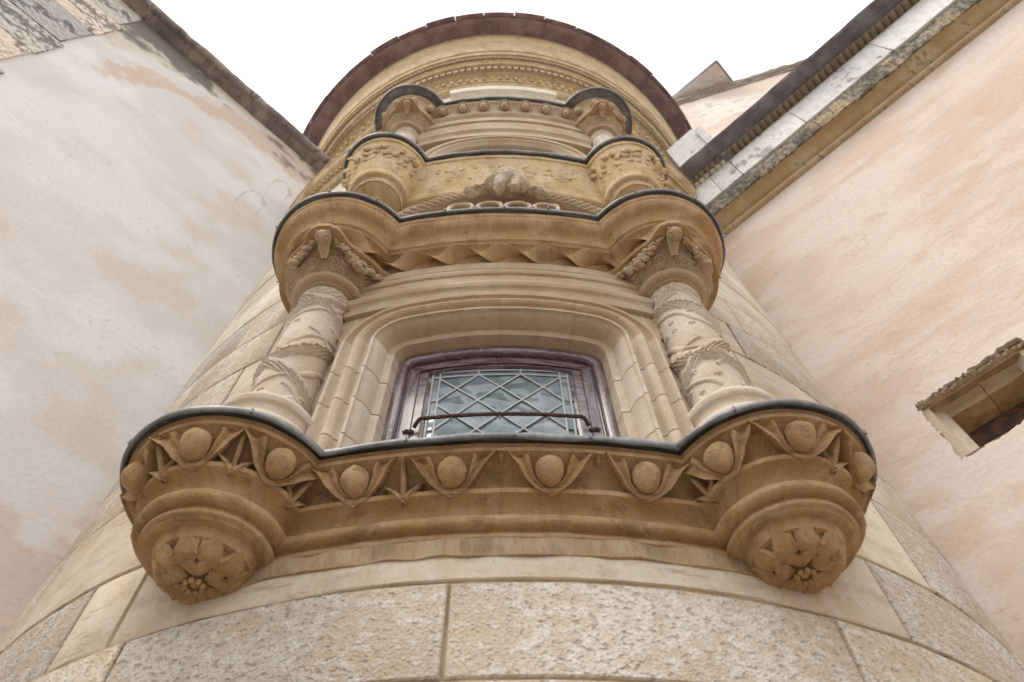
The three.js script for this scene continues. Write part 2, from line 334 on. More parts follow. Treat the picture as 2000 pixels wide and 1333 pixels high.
/* ---------------------------------------------------------------- lower ledge with egg and dart */
const B1 = bay({ Rc: 2.125, rho: 2.054, pl: rad(18.6), rl: 0.268, ph: PH_LOW });
{
  const prof = curve([[-0.165, 1.07], [-0.134, 1.072], [-0.13, 1.076], { via: [-0.118, 1.076], to: [-0.119, 1.086] }, { via: [-0.122, 1.092], to: [-0.127, 1.093] }, [-0.124, 1.098], [-0.118, 1.099],
    { via: [-0.092, 1.098], to: [-0.095, 1.115] }, { via: [-0.097, 1.132], to: [-0.119, 1.131] }, [-0.117, 1.136], { via: [-0.118, 1.158], to: [-0.086, 1.17] }, [-0.076, 1.172], [-0.072, 1.182],
    [-0.092, 1.189], { via: [-0.096, 1.224], to: [-0.034, 1.251] }, [-0.022, 1.254], [-0.02, 1.267], [-0.014, 1.271]], 6);
  const ledge = part('bay_ledge', B1.sweep(prof), mCarved, tower, 'lower window ledge carved with eggs and darts');
  // lobes close below the moulding
  for (const sg of [-1, 1]) {
    const [cx, cz] = B1.lobeC(sg), pts = [[0.001, 1.046], [0.09, 1.046], [0.104, 1.05], [0.107, 1.06], [0.114, 1.072], [0.124, 1.079], [0.136, 1.08], [0.138, 1.076], [0.1455, 1.078]].map(([x, y]) => new THREE.Vector2(x, y));
    const g = new THREE.LatheGeometry(pts, 48); g.translate(cx, EYE, cz); part('pendant_disc', boxUV(g, CAR), mCarved, ledge);
  }
  part('bed_course', crease(rough(flat(grid(60, 3, (u, v) => { const p = PH_LOW + rad(lerp(-18.5, 18.5, u)); return [...cyl([1.985, 2.004, 2.005, 1.99][Math.round(v * 3)], p, [1.027, 1.031, 1.076, 1.08][Math.round(v * 3)]), p * 2, v * 0.05]; }, CAR)), 0.008, 13), 34), tint(mCarved, 0.98, 0.98, 0.98), ledge);
  // eggs, husks and darts: local frame a (along), b (up), c (out of the band)
  const place = (zone, ang, sref = -0.05) => (a, b2, c) => {
    const rr0 = zone === 'C' ? B1.Rc + sref : B1.rl + sref;      // the band leans out: b runs up its slope, c stands off it
    return B1.at(zone, ang + a / rr0, -0.06 + 0.6 * b2 + 0.8 * c, 1.219 + 0.8 * b2 - 0.6 * c);
  };
  const eggGeo = (f, v) => grid(18, 14, (u, w) => { const th = u * 2 * Math.PI, ps = w * Math.PI, rx = 0.0335 * (1 + 0.1 * Math.cos(ps)), x = rx * Math.sin(ps) * Math.cos(th), c = 0.03 * Math.sin(ps) * Math.sin(th), y = 0.036 * Math.cos(ps); return [...f(x, y + 0.004 + (Math.cos(ps) < 0 ? 0.004 * Math.cos(ps) : 0), c + 0.012), u * 0.2 + v, w * 0.1]; }, CAR);
  const huskGeo = (f, v) => {
    const gs = [], key = [[0, -0.056, 0, -0.038], [0.02, -0.048, 0.014, -0.032], [0.038, -0.034, 0.028, -0.019], [0.054, -0.018, 0.0365, -0.003], [0.071, 0.007, 0.042, 0.014], [0.088, 0.031, 0.046, 0.032], [0.102, 0.05, 0.05, 0.046]];
    for (const sg of [-1, 1]) {
      gs.push(grid(6, 18, (u, w) => {
        const t = w * 6, i = Math.min(5, Math.floor(t)), k = t - i, K = key[i].map((x, q) => lerp(x, key[i + 1][q], k));
        const U = [0, 0.02, 0.2, 0.5, 0.8, 0.97, 1][Math.round(u * 6)], C = [-0.012, 0.012, 0.014, 0.009, 0.017, 0.025, -0.024][Math.round(u * 6)] * lerp(0.75, 1.1, w);
        const top = w > 0.9 ? -0.012 * Math.sin(U * Math.PI) * (w - 0.9) / 0.1 : 0;
        return [...f(sg * lerp(K[2], K[0], U), lerp(K[3], K[1], U) + top, C), U * 0.05 + v, w * 0.15];
      }, CAR));
      gs.push(grid(6, 1, (u, w) => { const U = u; return [...f(sg * lerp(0.05, 0.102, U), lerp(0.046, 0.05, U) - 0.012 * Math.sin(U * Math.PI), w ? -0.024 : lerp(0.012, 0.025, U)), U * 0.05, w * 0.02]; }, CAR));
    }
    return crease(merge(gs), 45);
  };
  const dartGeo = (f, broken, v) => {
    const gs = [], bar = (a0, b0, a1, b1, w0, w1, c0, c1) => {
      const dx = a1 - a0, dy = b1 - b0, l = Math.hypot(dx, dy), nx = -dy / l, ny = dx / l;
      gs.push(grid(4, 6, (u, w) => { const hw = lerp(w0, w1, w), q = [-1, -0.85, 0, 0.85, 1][Math.round(u * 4)], c = [-0.03, -0.004, 0.006, -0.004, -0.03][Math.round(u * 4)]; return [...f(lerp(a0, a1, w) + nx * q * hw, lerp(b0, b1, w) + ny * q * hw, c + lerp(c0, c1, w)), q * 0.01 + v, w * 0.1]; }, CAR));
    };
    if (broken) { bar(0, 0.045, 0, 0.022, 0.009, 0.006, 0.014, 0.004); return crease(merge(gs), 45); }
    bar(0, 0.048, 0, -0.04, 0.006, 0.007, 0.014, 0.012);
    for (const sg of [-1, 1]) { bar(0, -0.058, sg * 0.022, -0.034, 0.009, 0.009, 0.012, 0.014); bar(sg * 0.02, -0.036, sg * 0.046, -0.016, 0.009, 0.001, 0.014, 0.008); }
    return crease(merge(gs), 45);
  };
  const { c, pn } = B1.limits(-0.05), per = 2 * c / 4, st = rad(50), spots = [], darts = [];
  for (let i = 0; i < 4; i++) spots.push(['C', -c + per * (i + 0.5)]);
  for (let i = 1; i < 4; i++) darts.push(['C', -c + per * i, i > 1]);
  for (const [z, sg] of [['L', 1], ['R', -1]]) {
    for (let i = 0; i < 4; i++) spots.push([z, sg * (pn - st * (i + 0.5))]);
    for (let i = 1; i < 4; i++) darts.push([z, sg * (pn - st * i), z === 'R' && i === 1]);
    darts.push([z, sg * (pn - 0.04), false]);
  }
  spots.forEach(([z, a], i) => { const f = place(z, a); part('egg', rough(rough(eggGeo(f, i * 0.37), 0.004, 24), 0.0014, 80), mCarved, ledge); part('husk', rough(rough(huskGeo(f, i * 0.21), 0.0045, 24), 0.0016, 90), mCarved, ledge); });
  darts.forEach(([z, a, br], i) => part('dart', rough(dartGeo(place(z, a), br, i * 0.3), 0.0015, 30), mCarved, ledge));
  const lead = part('lead_flashing', leadEdge(B1, 0.0, 1.279, 0.0085, 0.004), mLead, tower);
  part('cover_sheet', B1.sheet(-0.004, 1.284), mLead, lead); part('bedding', B1.sheet(-0.013, 1.266), mCarvedDark, ledge);
  clips(B1, 0.004, 1.279, 0.006, lead, [['L', -0.55], ['L', 0.65], ['C', -0.105], ['C', 0.015], ['C', 0.1], ['R', -0.75], ['R', 0.55]]);

  // pendants ending in a rose: two rings of five petals and a button
  for (const sg of [-1, 1]) {
    const [cx, cz] = B1.lobeC(sg), turn = sg < 0 ? 0.25 : -0.32;
    const dome = (r) => 1.02 + 0.014 * (r / 0.1) * (r / 0.1) + 0.036 * sm(0.082, 0.112, r);    // height below the lobe
    const rose = part('rose_pendant', (() => { const g = new THREE.LatheGeometry([...Array(10).keys()].map((i) => new THREE.Vector2(0.0005 + 0.104 * i / 9, dome(0.104 * i / 9) + 0.009)), 40); g.translate(cx, EYE, cz); return boxUV(g, CAR); })(), mCarved, tower, 'carved rose closing the corbel lobe');
    const petal = (a0, r0, r1, half, lift, curl) => {
      const S = (u, w, under) => {
        const t = (u - 0.5) * 2, notch = 1 - 0.2 * Math.exp(-t * t * 18) - 0.2 * Math.pow(Math.abs(t), 4), r = lerp(r0, r1 * notch, w), a = a0 + t * half * (0.62 + 0.38 * Math.sin(Math.min(1, w * 1.3) * Math.PI / 2));
        const puff = lift * Math.sin(Math.PI * Math.min(1, w * 0.9 + 0.1)) * (1 - 0.85 * t * t) * (1 - 0.45 * Math.exp(-t * t * 30)), lip = curl * Math.pow(w, 5);
        const y = dome(r) - 0.001 - puff - lip + (under ? 0.016 : 0);
        return [cx + r * Math.sin(a), y + EYE, cz + r * Math.cos(a), cx + r * Math.sin(a), cz + r * Math.cos(a)];
      };
      const top = grid(12, 10, (u, w) => S(u, w, 0), CAR), rim = grid(12, 1, (u, w) => S(u, 1, w), CAR), e1 = grid(10, 1, (u, w) => S(0, u, w), CAR), e2 = grid(10, 1, (u, w) => S(1, u, w), CAR);
      return crease(merge([top, rim, e1, e2]), 50);
    };
    for (let i = 0; i < 5; i++) part('petal', petal(turn + Math.PI / 5 + i * 2 * Math.PI / 5, 0.046, 0.108, 0.64, 0.012, 0.016), mCarved, rose);
    for (let i = 0; i < 5; i++) part('petal', petal(turn + i * 2 * Math.PI / 5, 0.02, 0.07, 0.61, 0.012, 0.012), mCarved, rose);
    for (let i = 0; i < 5; i++) part('sepal', petal(turn + i * 2 * Math.PI / 5, 0.085, 0.112, 0.16, 0.006, 0.008), mCarved, rose);
    const button = []; button.push(ell(0.012, 0.006, 0.012, cx, dome(0) + EYE - 0.008, cz));
    for (let i = 0; i < 8; i++) { const a = i * Math.PI / 4; button.push(ell(0.007, 0.007, 0.007, cx + 0.019 * Math.sin(a), dome(0.018) + EYE - 0.014, cz + 0.019 * Math.cos(a), 8, 6)); }
    part('rose_centre', boxUV(merge(button), CAR), mCarved, rose);
  }
}

/* ---------------------------------------------------------------- columns */
function shaftGeo(cx, cz, h0, h1, r0, mir, nu, nv, ph = 0) {
  const H = h1 - h0;
  const band = (d, hw) => clamp(1 - (d / hw) * (d / hw));
  return grid(nu, nv, (u, v) => {
    const th = u * 2 * Math.PI, y = v * H, t = mir * u + ph, rr0 = r0 * (0.97 - 0.05 * v + 0.035 * Math.sin(Math.PI * v));
    const wrap = (p) => p - Math.round(p);
    let e = 0;
    // leafy garland winding up, a second one crossing it, and thin tendrils
    const p1 = wrap(t * 1 + y / 0.33 + 0.04 * Math.sin(y * 30)), d1 = p1 * 0.33 * 0.86, al1 = t * 0.6 + y * 0.4;
    const saw = (x) => { const f = x - Math.floor(x); return f < 0.85 ? f / 0.85 : (1 - f) / 0.15; };
    let b = band(d1, 0.029); if (b > 0) { const leaf = saw(al1 * 46 - Math.abs(d1) * 42 + 0.5 * (d1 > 0 ? 1 : 0)); e = Math.max(e, 0.005 * Math.sqrt(b) + 0.012 * leaf * Math.sqrt(b) + (Math.abs(d1) < 0.003 ? 0.003 : 0)); } else if (Math.abs(d1) < 0.036) e = -0.005;
    const p2 = wrap(t * 1 - y / 0.46 + 0.3), d2 = p2 * 0.46 * 0.76, al2 = t * 0.5 - y * 0.45;
    b = band(d2, 0.023); if (b > 0) { const leaf = saw(al2 * 50 + Math.abs(d2) * 46 + 0.5 * (d2 > 0 ? 1 : 0)); e = Math.max(e, 0.004 * Math.sqrt(b) + 0.011 * leaf * Math.sqrt(b)); } else if (Math.abs(d2) < 0.029 && e <= 0) e = -0.005;
    const p3 = wrap(t * 2 + y / 0.21 + 0.1 + 0.06 * Math.sin(y * 45)), d3 = p3 * 0.105; b = band(d3, 0.0055); e = Math.max(e, 0.0065 * Math.sqrt(b));
    const p4 = wrap(t * 2 - y / 0.17 + 0.45 + 0.05 * Math.sin(y * 60 + 2)), d4 = p4 * 0.1; b = band(d4, 0.004) * sm(0.1, 0.3, Math.sin(y * 19 + t * 12)); e = Math.max(e, 0.0065 * Math.sqrt(Math.max(0, b)));
    // scattered buds and ivy leaves
    const cu = Math.floor(t * 9), cv = Math.floor(y / 0.052), hx = Math.abs(Math.sin(cu * 12.7 + cv * 78.2) * 43758.5) % 1;
    if (hx > 0.72) { const fx = (t * 9 - cu - 0.5) * 0.066, fy = (y / 0.052 - cv - 0.5) * 0.052, rq = Math.hypot(fx, fy), an = Math.atan2(fy, fx), lim = 0.016 * (0.7 + 0.3 * Math.cos(5 * an + hx * 9)); if (rq < lim) e = Math.max(e, 0.006 * (1 - (rq / lim) * (rq / lim))); }
    // bound wreath at the head and pointed leaves at the foot
    const top = H - 0.045; b = band(y - top, 0.026); if (b > 0) e = Math.max(e, 0.013 * Math.sqrt(b) * (0.45 + 0.55 * Math.abs(Math.sin(t * 2 * Math.PI * 9 + (y - top) * 120))));
    b = y < 0.07 ? clamp(1 - (y / 0.07) - Math.abs(wrap(t * 7)) * 1.2) : 0; e = Math.max(e, 0.012 * Math.min(1, b * 4));
    e += 0.0012 * n3(Math.cos(th) * 6, y * 50, Math.sin(th) * 6);
    const r = rr0 + e; return [cx + r * Math.sin(th), h0 + y + EYE, cz + r * Math.cos(th), u * 0.6, y];
  }, CAR);
}
function lathe(cx, cz, prof, seg = 48) { const g = new THREE.LatheGeometry(prof.map(([r, h]) => new THREE.Vector2(r, h)), seg); g.translate(cx, EYE, cz); return crease(boxUV(g, CAR), 34); }
function column(b, sg, h0, base, neck, top, r, detail, mShaft, mCap, turnPh) {
  const [cx, cz] = b.lobeC(sg);
  const col = part('column', shaftGeo(cx, cz, base, neck, r, sg, detail ? 300 : 110, detail ? 360 : 120, turnPh), mShaft, tower, detail ? 'short column wrapped in carved leafy garlands' : undefined);
  const k = r / 0.093;
  part('column_base', lathe(cx, cz, curve([[0.168 * k, h0], [0.168 * k, h0 + 0.1], { via: [0.18 * k, h0 + 0.125], to: [0.16 * k, h0 + 0.15] }, [0.145 * k, h0 + 0.155], { via: [0.122 * k, h0 + 0.185], to: [0.134 * k, h0 + 0.215] }, [0.14 * k, h0 + 0.22], { via: [0.153 * k, h0 + 0.24], to: [0.133 * k, h0 + 0.262] }, [0.116 * k, h0 + 0.268], { via: [0.1 * k, h0 + 0.272], to: [0.09 * k, base + 0.01] }], 6)), mPale, col);
  part('neck_ring', lathe(cx, cz, curve([[r * 0.98, neck - 0.02], [r * 1.13, neck - 0.018], [r * 1.14, neck - 0.01], { via: [r * 1.5, neck - 0.012], to: [r * 1.46, neck + 0.012] }, { via: [r * 1.4, neck + 0.026], to: [r * 1.18, neck + 0.024] }, [r, neck + 0.02]], 6)), mCap, col);
  // bell with scrollwork
  const Hh = top - neck, bell = grid(detail ? 220 : 90, detail ? 70 : 30, (u, v) => {
    const th = u * 2 * Math.PI, y = v * Hh, R0 = r * 1.16 + (r * 0.98) * Math.pow(v, 1.15);
    let e = 0.0; const q = (u * 8) % 1 - 0.5, cell = Math.floor(u * 8);
    for (const [x0, y0, s] of [[0.17 * (cell % 2 ? 1 : -1), 0.42, 1], [-0.2 * (cell % 2 ? 1 : -1), 0.68, -1], [0.12, 0.15, 1]]) {
      const dx = (q - x0) * 0.105 * k, dy = (v - y0) * Hh, d = Math.hypot(dx, dy), an = Math.atan2(dy, dx) * s, lim = 0.03 * k;
      if (d < lim) { const sp = Math.cos(d / (0.0062 * k) * 3.1 - an * 2) ; e = Math.max(e, (0.007 + 0.0085 * sp) * sm(1, 0.75, d / lim)); }
    }
    e += 0.008 * Math.max(0, n3(Math.cos(th) * 5 * 1.6, y * 45, Math.sin(th) * 8)) ;
    const rad0 = R0 + e * k; return [cx + rad0 * Math.sin(th), neck + 0.012 + y + EYE, cz + rad0 * Math.cos(th), u * 0.9, y];
  }, CAR);
  const cap = part('capital', bell, mCap, col);
  return { col, cap, cx, cz, k };
}
// abacus with hollowed sides, horns, volutes and swags, all joined to the capital's column as sub-parts
function capitalTop(C, top, ph, detail, sg) {
  const { col, cx, cz, k } = C, AR = 0.275 * k, AS = 0.206 * k;
  const edge = (a) => { // radius of the abacus at angle a: four horns joined by hollow sides
    const hid = Math.cos(a) < -0.1 || Math.sin(a) * sg > 0.75; if (hid) return AS;
    const q = ((a % (Math.PI / 2)) + Math.PI / 2) % (Math.PI / 2) - Math.PI / 4, d = Math.PI / 4 - Math.abs(q);
    return d < 0.11 ? AR * Math.cos(0.0) / Math.cos(d) : lerp(AR * 0.985, AS, sm(0.11, 0.44, d) * 0.75 + 0.25 * sm(0.11, 0.78, d));
  };
  const sh = []; for (let i = 0; i < 160; i++) { const a = i / 160 * 2 * Math.PI, r = edge(a); sh.push(new THREE.Vector2(r * Math.sin(a + ph), -r * Math.cos(a + ph))); }
  const g = new THREE.ExtrudeGeometry(new THREE.Shape(sh), { depth: 0.02 * k, bevelEnabled: true, bevelThickness: 0.004, bevelSize: 0.004, bevelSegments: 2 });
  g.rotateX(-Math.PI / 2); g.scale(1, 1, 1); g.translate(cx, top + EYE, cz); part('abacus', crease(boxUV(g, CAR), 30), mCarved, col);
  const all = [0, sg < 0 ? 1 : 3];         // the other two horns die into the wall
  for (const i of all) {
    const a = ph + i * Math.PI / 2, dx = Math.sin(a), dz = Math.cos(a), tx = dz, tz = -dx, L = (o, s, y) => [cx + dx * o + tx * s, y + EYE, cz + dz * o + tz * s];
    const gs = [];
    // stalk rising from the bell to the horn
    gs.push(grid(8, 12, (u, v) => { const an = u * 2 * Math.PI, o = lerp(0.172, 0.236, v) * k, y = top - 0.066 * k + 0.05 * k * Math.pow(v, 0.7), w = (0.004 + 0.02 * Math.pow(Math.sin(Math.min(1, v + 0.12) * Math.PI / 2), 0.8)) * k; return [...L(o + Math.cos(an) * w * 0.55, Math.sin(an) * w, y + Math.cos(an) * w * -0.5), u * 0.1, v * 0.1]; }, CAR));
    { const vo = new THREE.SphereGeometry(1, 18, 14); vo.scale(0.025 * k, 0.027 * k, 0.029 * k); vo.rotateY(a); vo.translate(...L(0.243 * k, 0, top - 0.026 * k)); gs.push(vo); }
    for (const s of [-1, 1]) for (let m = 0; m < 14; m++) { const rr1 = m === 0 ? 0 : m < 6 ? 0.011 : 0.0205, an = m < 6 ? m * 1.257 : m * 0.785, p = L(0.243 * k + rr1 * k * Math.cos(an), s * (0.024 - 14 * rr1 * rr1) * k, top - 0.026 * k + rr1 * k * Math.sin(an)); gs.push(ell(0.0066 * k, 0.0066 * k, 0.0066 * k, ...p, 7, 5)); }
    part('volute', rough(crease(boxUV(merge(gs), CAR), 40), 0.002, 40), mPaleWarm, col);
  }
  // swags of fruit hanging between the horns
  for (const i of detail ? [0, 3] : []) {
    const gs = [];
    for (let m = 0; m <= 22; m++) for (let q = 0; q < 3; q++) {
      const t = (m + rr(-0.4, 0.4)) / 22, aa = (i + 0.12 + 0.76 * t) * Math.PI / 2; if (Math.cos(aa) < 0 || Math.sin(aa) * sg > 0.7) continue;
      const bulge = Math.pow(Math.sin(clamp(t) * Math.PI), 1.5), a = ph + aa, o = (0.186 + 0.035 * Math.pow(Math.abs(t * 2 - 1), 2) + 0.006 * (q - 1)) * k, y = top - (0.014 + 0.03 * bulge + rr(-0.016, 0.016) * (0.3 + bulge)) * k, s = rr(0.005, 0.008 + 0.008 * bulge) * k;
      gs.push(ell(s * 1.3, s, s, cx + o * Math.sin(a), y + EYE, cz + o * Math.cos(a), 8, 6));
    }
    part('swag', boxUV(rough(merge(gs), 0.004, 60), CAR), mPaleWarm, col);
  }
}
const H2 = 2.665, CAPTOP = 2.428;
for (const sg of [-1, 1]) { const C = column(B1, sg, 1.284, 1.55, 2.318, CAPTOP, 0.093, true, mPale, mPaleWarm, sg < 0 ? 0.12 : 0.3); capitalTop(C, CAPTOP, PH_LOW, true, sg); }

/* ---------------------------------------------------------------- window surround, lower bay */
// path of the opening in tower coordinates (u along the wall, h up), with outward normals
function openingPath(w, sill, spring, crown, rc, flatDrop, n = 12) {
  const P = [];
  for (let i = 0; i <= 8; i++) P.push([-w, lerp(sill, spring, i / 8)]);
  const ex = -w + rc, ey = crown - flatDrop;
  for (let i = 1; i <= n; i++) { const a = Math.PI - i / n * Math.PI / 2 * 0.92; P.push([ex + rc * Math.cos(a), spring + (ey - spring) * Math.sin(a) / Math.sin(Math.PI * 0.54)]); }
  const q = P[P.length - 1]; for (let i = 1; i <= 10; i++) { const t = i / 10; P.push([lerp(q[0], 0, t), lerp(q[1], crown, 1 - (1 - t) * (1 - t))]); }
  const full = [...P, ...P.slice(0, -1).reverse().map(([x, y]) => [-x, y])];
  return full.map((p, i) => { const a = full[Math.max(0, i - 1)], b = full[Math.min(full.length - 1, i + 1)], l = Math.hypot(b[0] - a[0], b[1] - a[1]); return { u: p[0], h: p[1], nu: -(b[1] - a[1]) / l, nh: (b[0] - a[0]) / l }; });
}
function frameSweep(path, i0, i1, prof, ph, uvs, amp = 0.0012, g0 = 0, g1 = 0) {   // prof: [t, r] from the inside out
  const n = i1 - i0, uRef = 2.0; let l = 0; const len = [0]; for (let i = i0 + 1; i <= i1; i++) { l += Math.hypot(path[i].u - path[i - 1].u, path[i].h - path[i - 1].h); len.push(l); }
  const v = [0]; for (let j = 1; j < prof.length; j++) v.push(v[j - 1] + Math.hypot(prof[j][0] - prof[j - 1][0], prof[j][1] - prof[j - 1][1]));
  const g = grid(n, prof.length - 1, (a, b) => {
    const i = Math.round(a * n), j = Math.round(b * (prof.length - 1)), q = path[i0 + i], [t, r] = prof[j];
    let du = q.u + q.nu * t, dh = q.h + q.nh * t;
    if (i === 0 && g0) { du += (path[i0 + 1].u - q.u) * g0; dh += (path[i0 + 1].h - q.h) * g0; }
    if (i === n && g1) { du -= (q.u - path[i1 - 1].u) * g1; dh -= (q.h - path[i1 - 1].h) * g1; }
    return [...cyl(r, ph + du / uRef, dh), len[i], v[j]];
  }, uvs);
  const f = flat(g); if (amp) rough(f, amp, 18); return crease(f, 30);
}
const pathW = openingPath(0.356, 1.28, 1.945, 2.022, 0.06, 0.02);
const jambProf = curve([[0.0, 1.905], [0.004, 1.978], [0.026, 1.985], { via: [0.03, 2.03], to: [0.048, 2.046] }, [0.05, 2.056], [0.058, 2.058], { via: [0.06, 2.036], to: [0.074, 2.034] }, { via: [0.086, 2.034], to: [0.088, 2.052] }, { via: [0.104, 2.078], to: [0.12, 2.054] }, [0.124, 2.044], { via: [0.134, 2.03], to: [0.146, 2.048] }, [0.15, 2.058], [0.16, 2.06], [0.164, 2.05], [0.17, 1.95]], 5);
{
  const N = pathW.length - 1, cuts = [0, 2, 4, 6, 9, 15, 22, N >> 1];
  const all = [...new Set([...cuts, ...cuts.map((c) => N - c)])].sort((a, b) => a - b);
  const surround = part('window_surround', frameSweep(pathW, 0, N, jambProf.map(([t, r], i) => [t + (i < 3 ? 0.0035 : 0), r - 0.0024]), PH_LOW, CAR, 0.0018), mOrangeMortar, tower, 'moulded stone surround of the lower window');
  for (let i = 0; i < all.length - 1; i++) {
    const jamb = all[i + 1] <= 9 || all[i] >= N - 9;
    part(jamb ? 'jamb_stone' : 'lintel_stone', frameSweep(pathW, all[i], all[i + 1], jambProf, PH_LOW, CAR, 0.0018, i ? 0.022 : 0, i < all.length - 2 ? 0.022 : 0), jamb ? (i % 2 ? mPale : tint(mPale, 0.96, 0.95, 0.93)) : mPaleWarm, surround);
  }
  // wall face left and right of the jambs, behind the columns
  for (const sg of [-1, 1]) part('jamb_backing', grid(6, 8, (u, v) => { const x = sg * lerp(0.505, 0.66, u); return [...cyl(lerp(2.03, 2.0, u), PH_LOW + x / 2.0, lerp(1.28, 2.3, v)), x, v]; }, CAR), mPale, surround);
  part('spandrel', grid(N - 10, 4, (u, v) => { const q = pathW[5 + Math.round(u * (N - 10))], x0 = q.u + q.nu * 0.13, h0 = q.h + q.nh * 0.13, x1 = clamp(q.u * 1.75, -0.6, 0.6), h1 = 2.26; const x = lerp(x0, x1, v), h = lerp(h0, h1, v); return [...cyl(2.028, PH_LOW + x / 2.0, h), x, h]; }, CAR), mPaleWarm, surround);
  // straight architrave mouldings over the opening, from capital to capital
  const ap = curve([[0.165, 1.99], [0.166, 2.046], [0.19, 2.052], { via: [0.205, 2.036], to: [0.225, 2.05] }, [0.23, 2.058], { via: [0.256, 2.074], to: [0.278, 2.054] }, [0.282, 2.048], [0.33, 2.052], [0.334, 2.06], { via: [0.352, 2.072], to: [0.37, 2.058] }, [0.374, 2.062], [0.416, 2.066], [0.422, 2.03]], 5);
  const arch = grid(60, ap.length - 1, (u, v) => { const [t, r] = ap[Math.round(v * (ap.length - 1))], x = lerp(-0.56, 0.56, u); return [...cyl(r, PH_LOW + x / 2.0, 2.02 + t - 0.012 * Math.abs(x)), x, t]; }, CAR);
  part('architrave', crease(rough(flat(arch), 0.002, 14), 30), mPaleWarm, surround);
}

/* ---------------------------------------------------------------- lower window: frame, leaded panes, iron bar */
{
  const path = openingPath(0.353, 1.27, 1.943, 2.018, 0.058, 0.02), N = path.length - 1;
  const win = part('window', frameSweep(path, 0, N, curve([[0.004, 1.90], [0.004, 1.934], [-0.012, 1.936], { via: [-0.026, 1.936], to: [-0.028, 1.926] }, [-0.028, 1.908], [-0.034, 1.904], [-0.036, 1.91], [-0.07, 1.912]], 4), PH_LOW, 3, 0.0006), mPaint, tower, 'leaded window with a dark plum painted frame');
  // casement rail: outer edge follows the frame, inner edge is the straight-sided glass opening
  const gw = 0.25, gt = 1.936, inner = path.map((q) => { const k = clamp(Math.abs(q.u) / 0.353); return q.h < 1.8 ? [Math.sign(q.u) * gw, q.h] : [clamp(q.u * gw / 0.26, -gw, gw), Math.min(gt - 0.012 * Math.pow(Math.abs(clamp(q.u * gw / 0.26, -gw, gw)) / gw, 2), q.h)]; });
  const cas = grid(N, 3, (a, b) => { const i = Math.round(a * N), q = path[i], j = Math.round(b * 3), o = [q.u - q.nu * 0.066, q.h - q.nh * 0.066], m = inner[i]; const [x, y, r] = j === 0 ? [...o, 1.907] : j === 1 ? [lerp(o[0], m[0], 0.86), lerp(o[1], m[1], 0.86), 1.908] : j === 2 ? [lerp(o[0], m[0], 0.97), lerp(o[1], m[1], 0.97), 1.904] : [...m, 1.89]; return [...cyl(r, PH_LOW + x / 2.0, y), x, y]; }, 3);
  part('casement', crease(cas, 30), mPaint, win);
  const RG = 1.893, on = (u, h, d = 0) => cyl(RG + d, PH_LOW + u / 2.0, h);
  // lattice
  const U0 = -0.212, U1 = 0.208, T0 = 1.9, HB = 1.27, du = 0.0735, dh = 0.0735, hb = 1.6115, uc = -0.003;
  const came = (a, b, w = 0.0042) => {
    const pa = new THREE.Vector3(...on(...a, 0.002)), pb = new THREE.Vector3(...on(...b, 0.002)), d = pb.clone().sub(pa), l = d.length();
    const g = new THREE.CylinderGeometry(w, w, l, 7); g.scale(1, 1, 0.7); const q = new THREE.Quaternion().setFromUnitVectors(new THREE.Vector3(0, 1, 0), d.normalize()); g.applyQuaternion(q); g.translate((pa.x + pb.x) / 2, (pa.y + pb.y) / 2, (pa.z + pb.z) / 2);
    part('lead_came', g, mCame, win);
  };
  const clipPoly = (poly) => {
    const cut = (p, f) => { const o = []; for (let i = 0; i < p.length; i++) { const a = p[i], b = p[(i + 1) % p.length], fa = f(a), fb = f(b); if (fa >= 0) o.push(a); if (fa * fb < 0) { const t = fa / (fa - fb); o.push([lerp(a[0], b[0], t), lerp(a[1], b[1], t)]); } } return o; };
    let p = cut(poly, (q) => q[0] - U0); p = p.length ? cut(p, (q) => U1 - q[0]) : p; p = p.length ? cut(p, (q) => T0 - q[1]) : p; p = p.length ? cut(p, (q) => q[1] - HB) : p; return p;
  };
  const pane = (poly) => {
    if (poly.length < 3) return; const pos = [], idx = [], til = rr(-0.002, 0.002), ti2 = rr(-0.002, 0.002);
    const mu = poly.reduce((s, q) => s + q[0], 0) / poly.length, mh = poly.reduce((s, q) => s + q[1], 0) / poly.length;
    for (const dd of [0, -0.003]) poly.forEach((q) => pos.push(...on(q[0], q[1], dd + til * (q[0] - mu) / 0.07 + ti2 * (q[1] - mh) / 0.07 - 0.001)));
    const n = poly.length; for (let i = 1; i < n - 1; i++) idx.push(0, i, i + 1);
    const g = new THREE.BufferGeometry(); g.setAttribute('position', new THREE.Float32BufferAttribute(pos.slice(0, n * 3), 3)); g.setAttribute('uv', new THREE.Float32BufferAttribute(poly.map((q) => [q[0] * 2 + til * 300, q[1] * 2 + ti2 * 300]).flat(), 2)); g.setIndex(idx); g.computeVertexNormals();
    part('pane', g, mGlass[Math.floor(rnd() * 4)], win);
  };
  for (let j = -5; j <= 5; j++) for (let i = -4; i <= 4; i++) if ((i + j) % 2 === 0) { const u = uc + i * du, h = hb + j * dh; pane(clipPoly([[u - du, h], [u, h - dh], [u + du, h], [u, h + dh]])); }
  // came lines of the lattice, broken at the crossings so that they follow the bow
  const seg = (a, b) => { const p = [a, b]; let t0 = 0, t1 = 1; const tests = [[b[0] - a[0], a[0] - U0], [a[0] - b[0], U1 - a[0]], [a[1] - b[1], T0 - a[1]], [b[1] - a[1], a[1] - HB]]; for (const [d, q] of tests) { if (Math.abs(d) < 1e-9) { if (q < 0) return; } else { const t = -q / d; if (d > 0) t0 = Math.max(t0, t); else t1 = Math.min(t1, t); } } if (t1 - t0 < 0.02) return; came([lerp(a[0], b[0], t0), lerp(a[1], b[1], t0)], [lerp(a[0], b[0], t1), lerp(a[1], b[1], t1)]); };
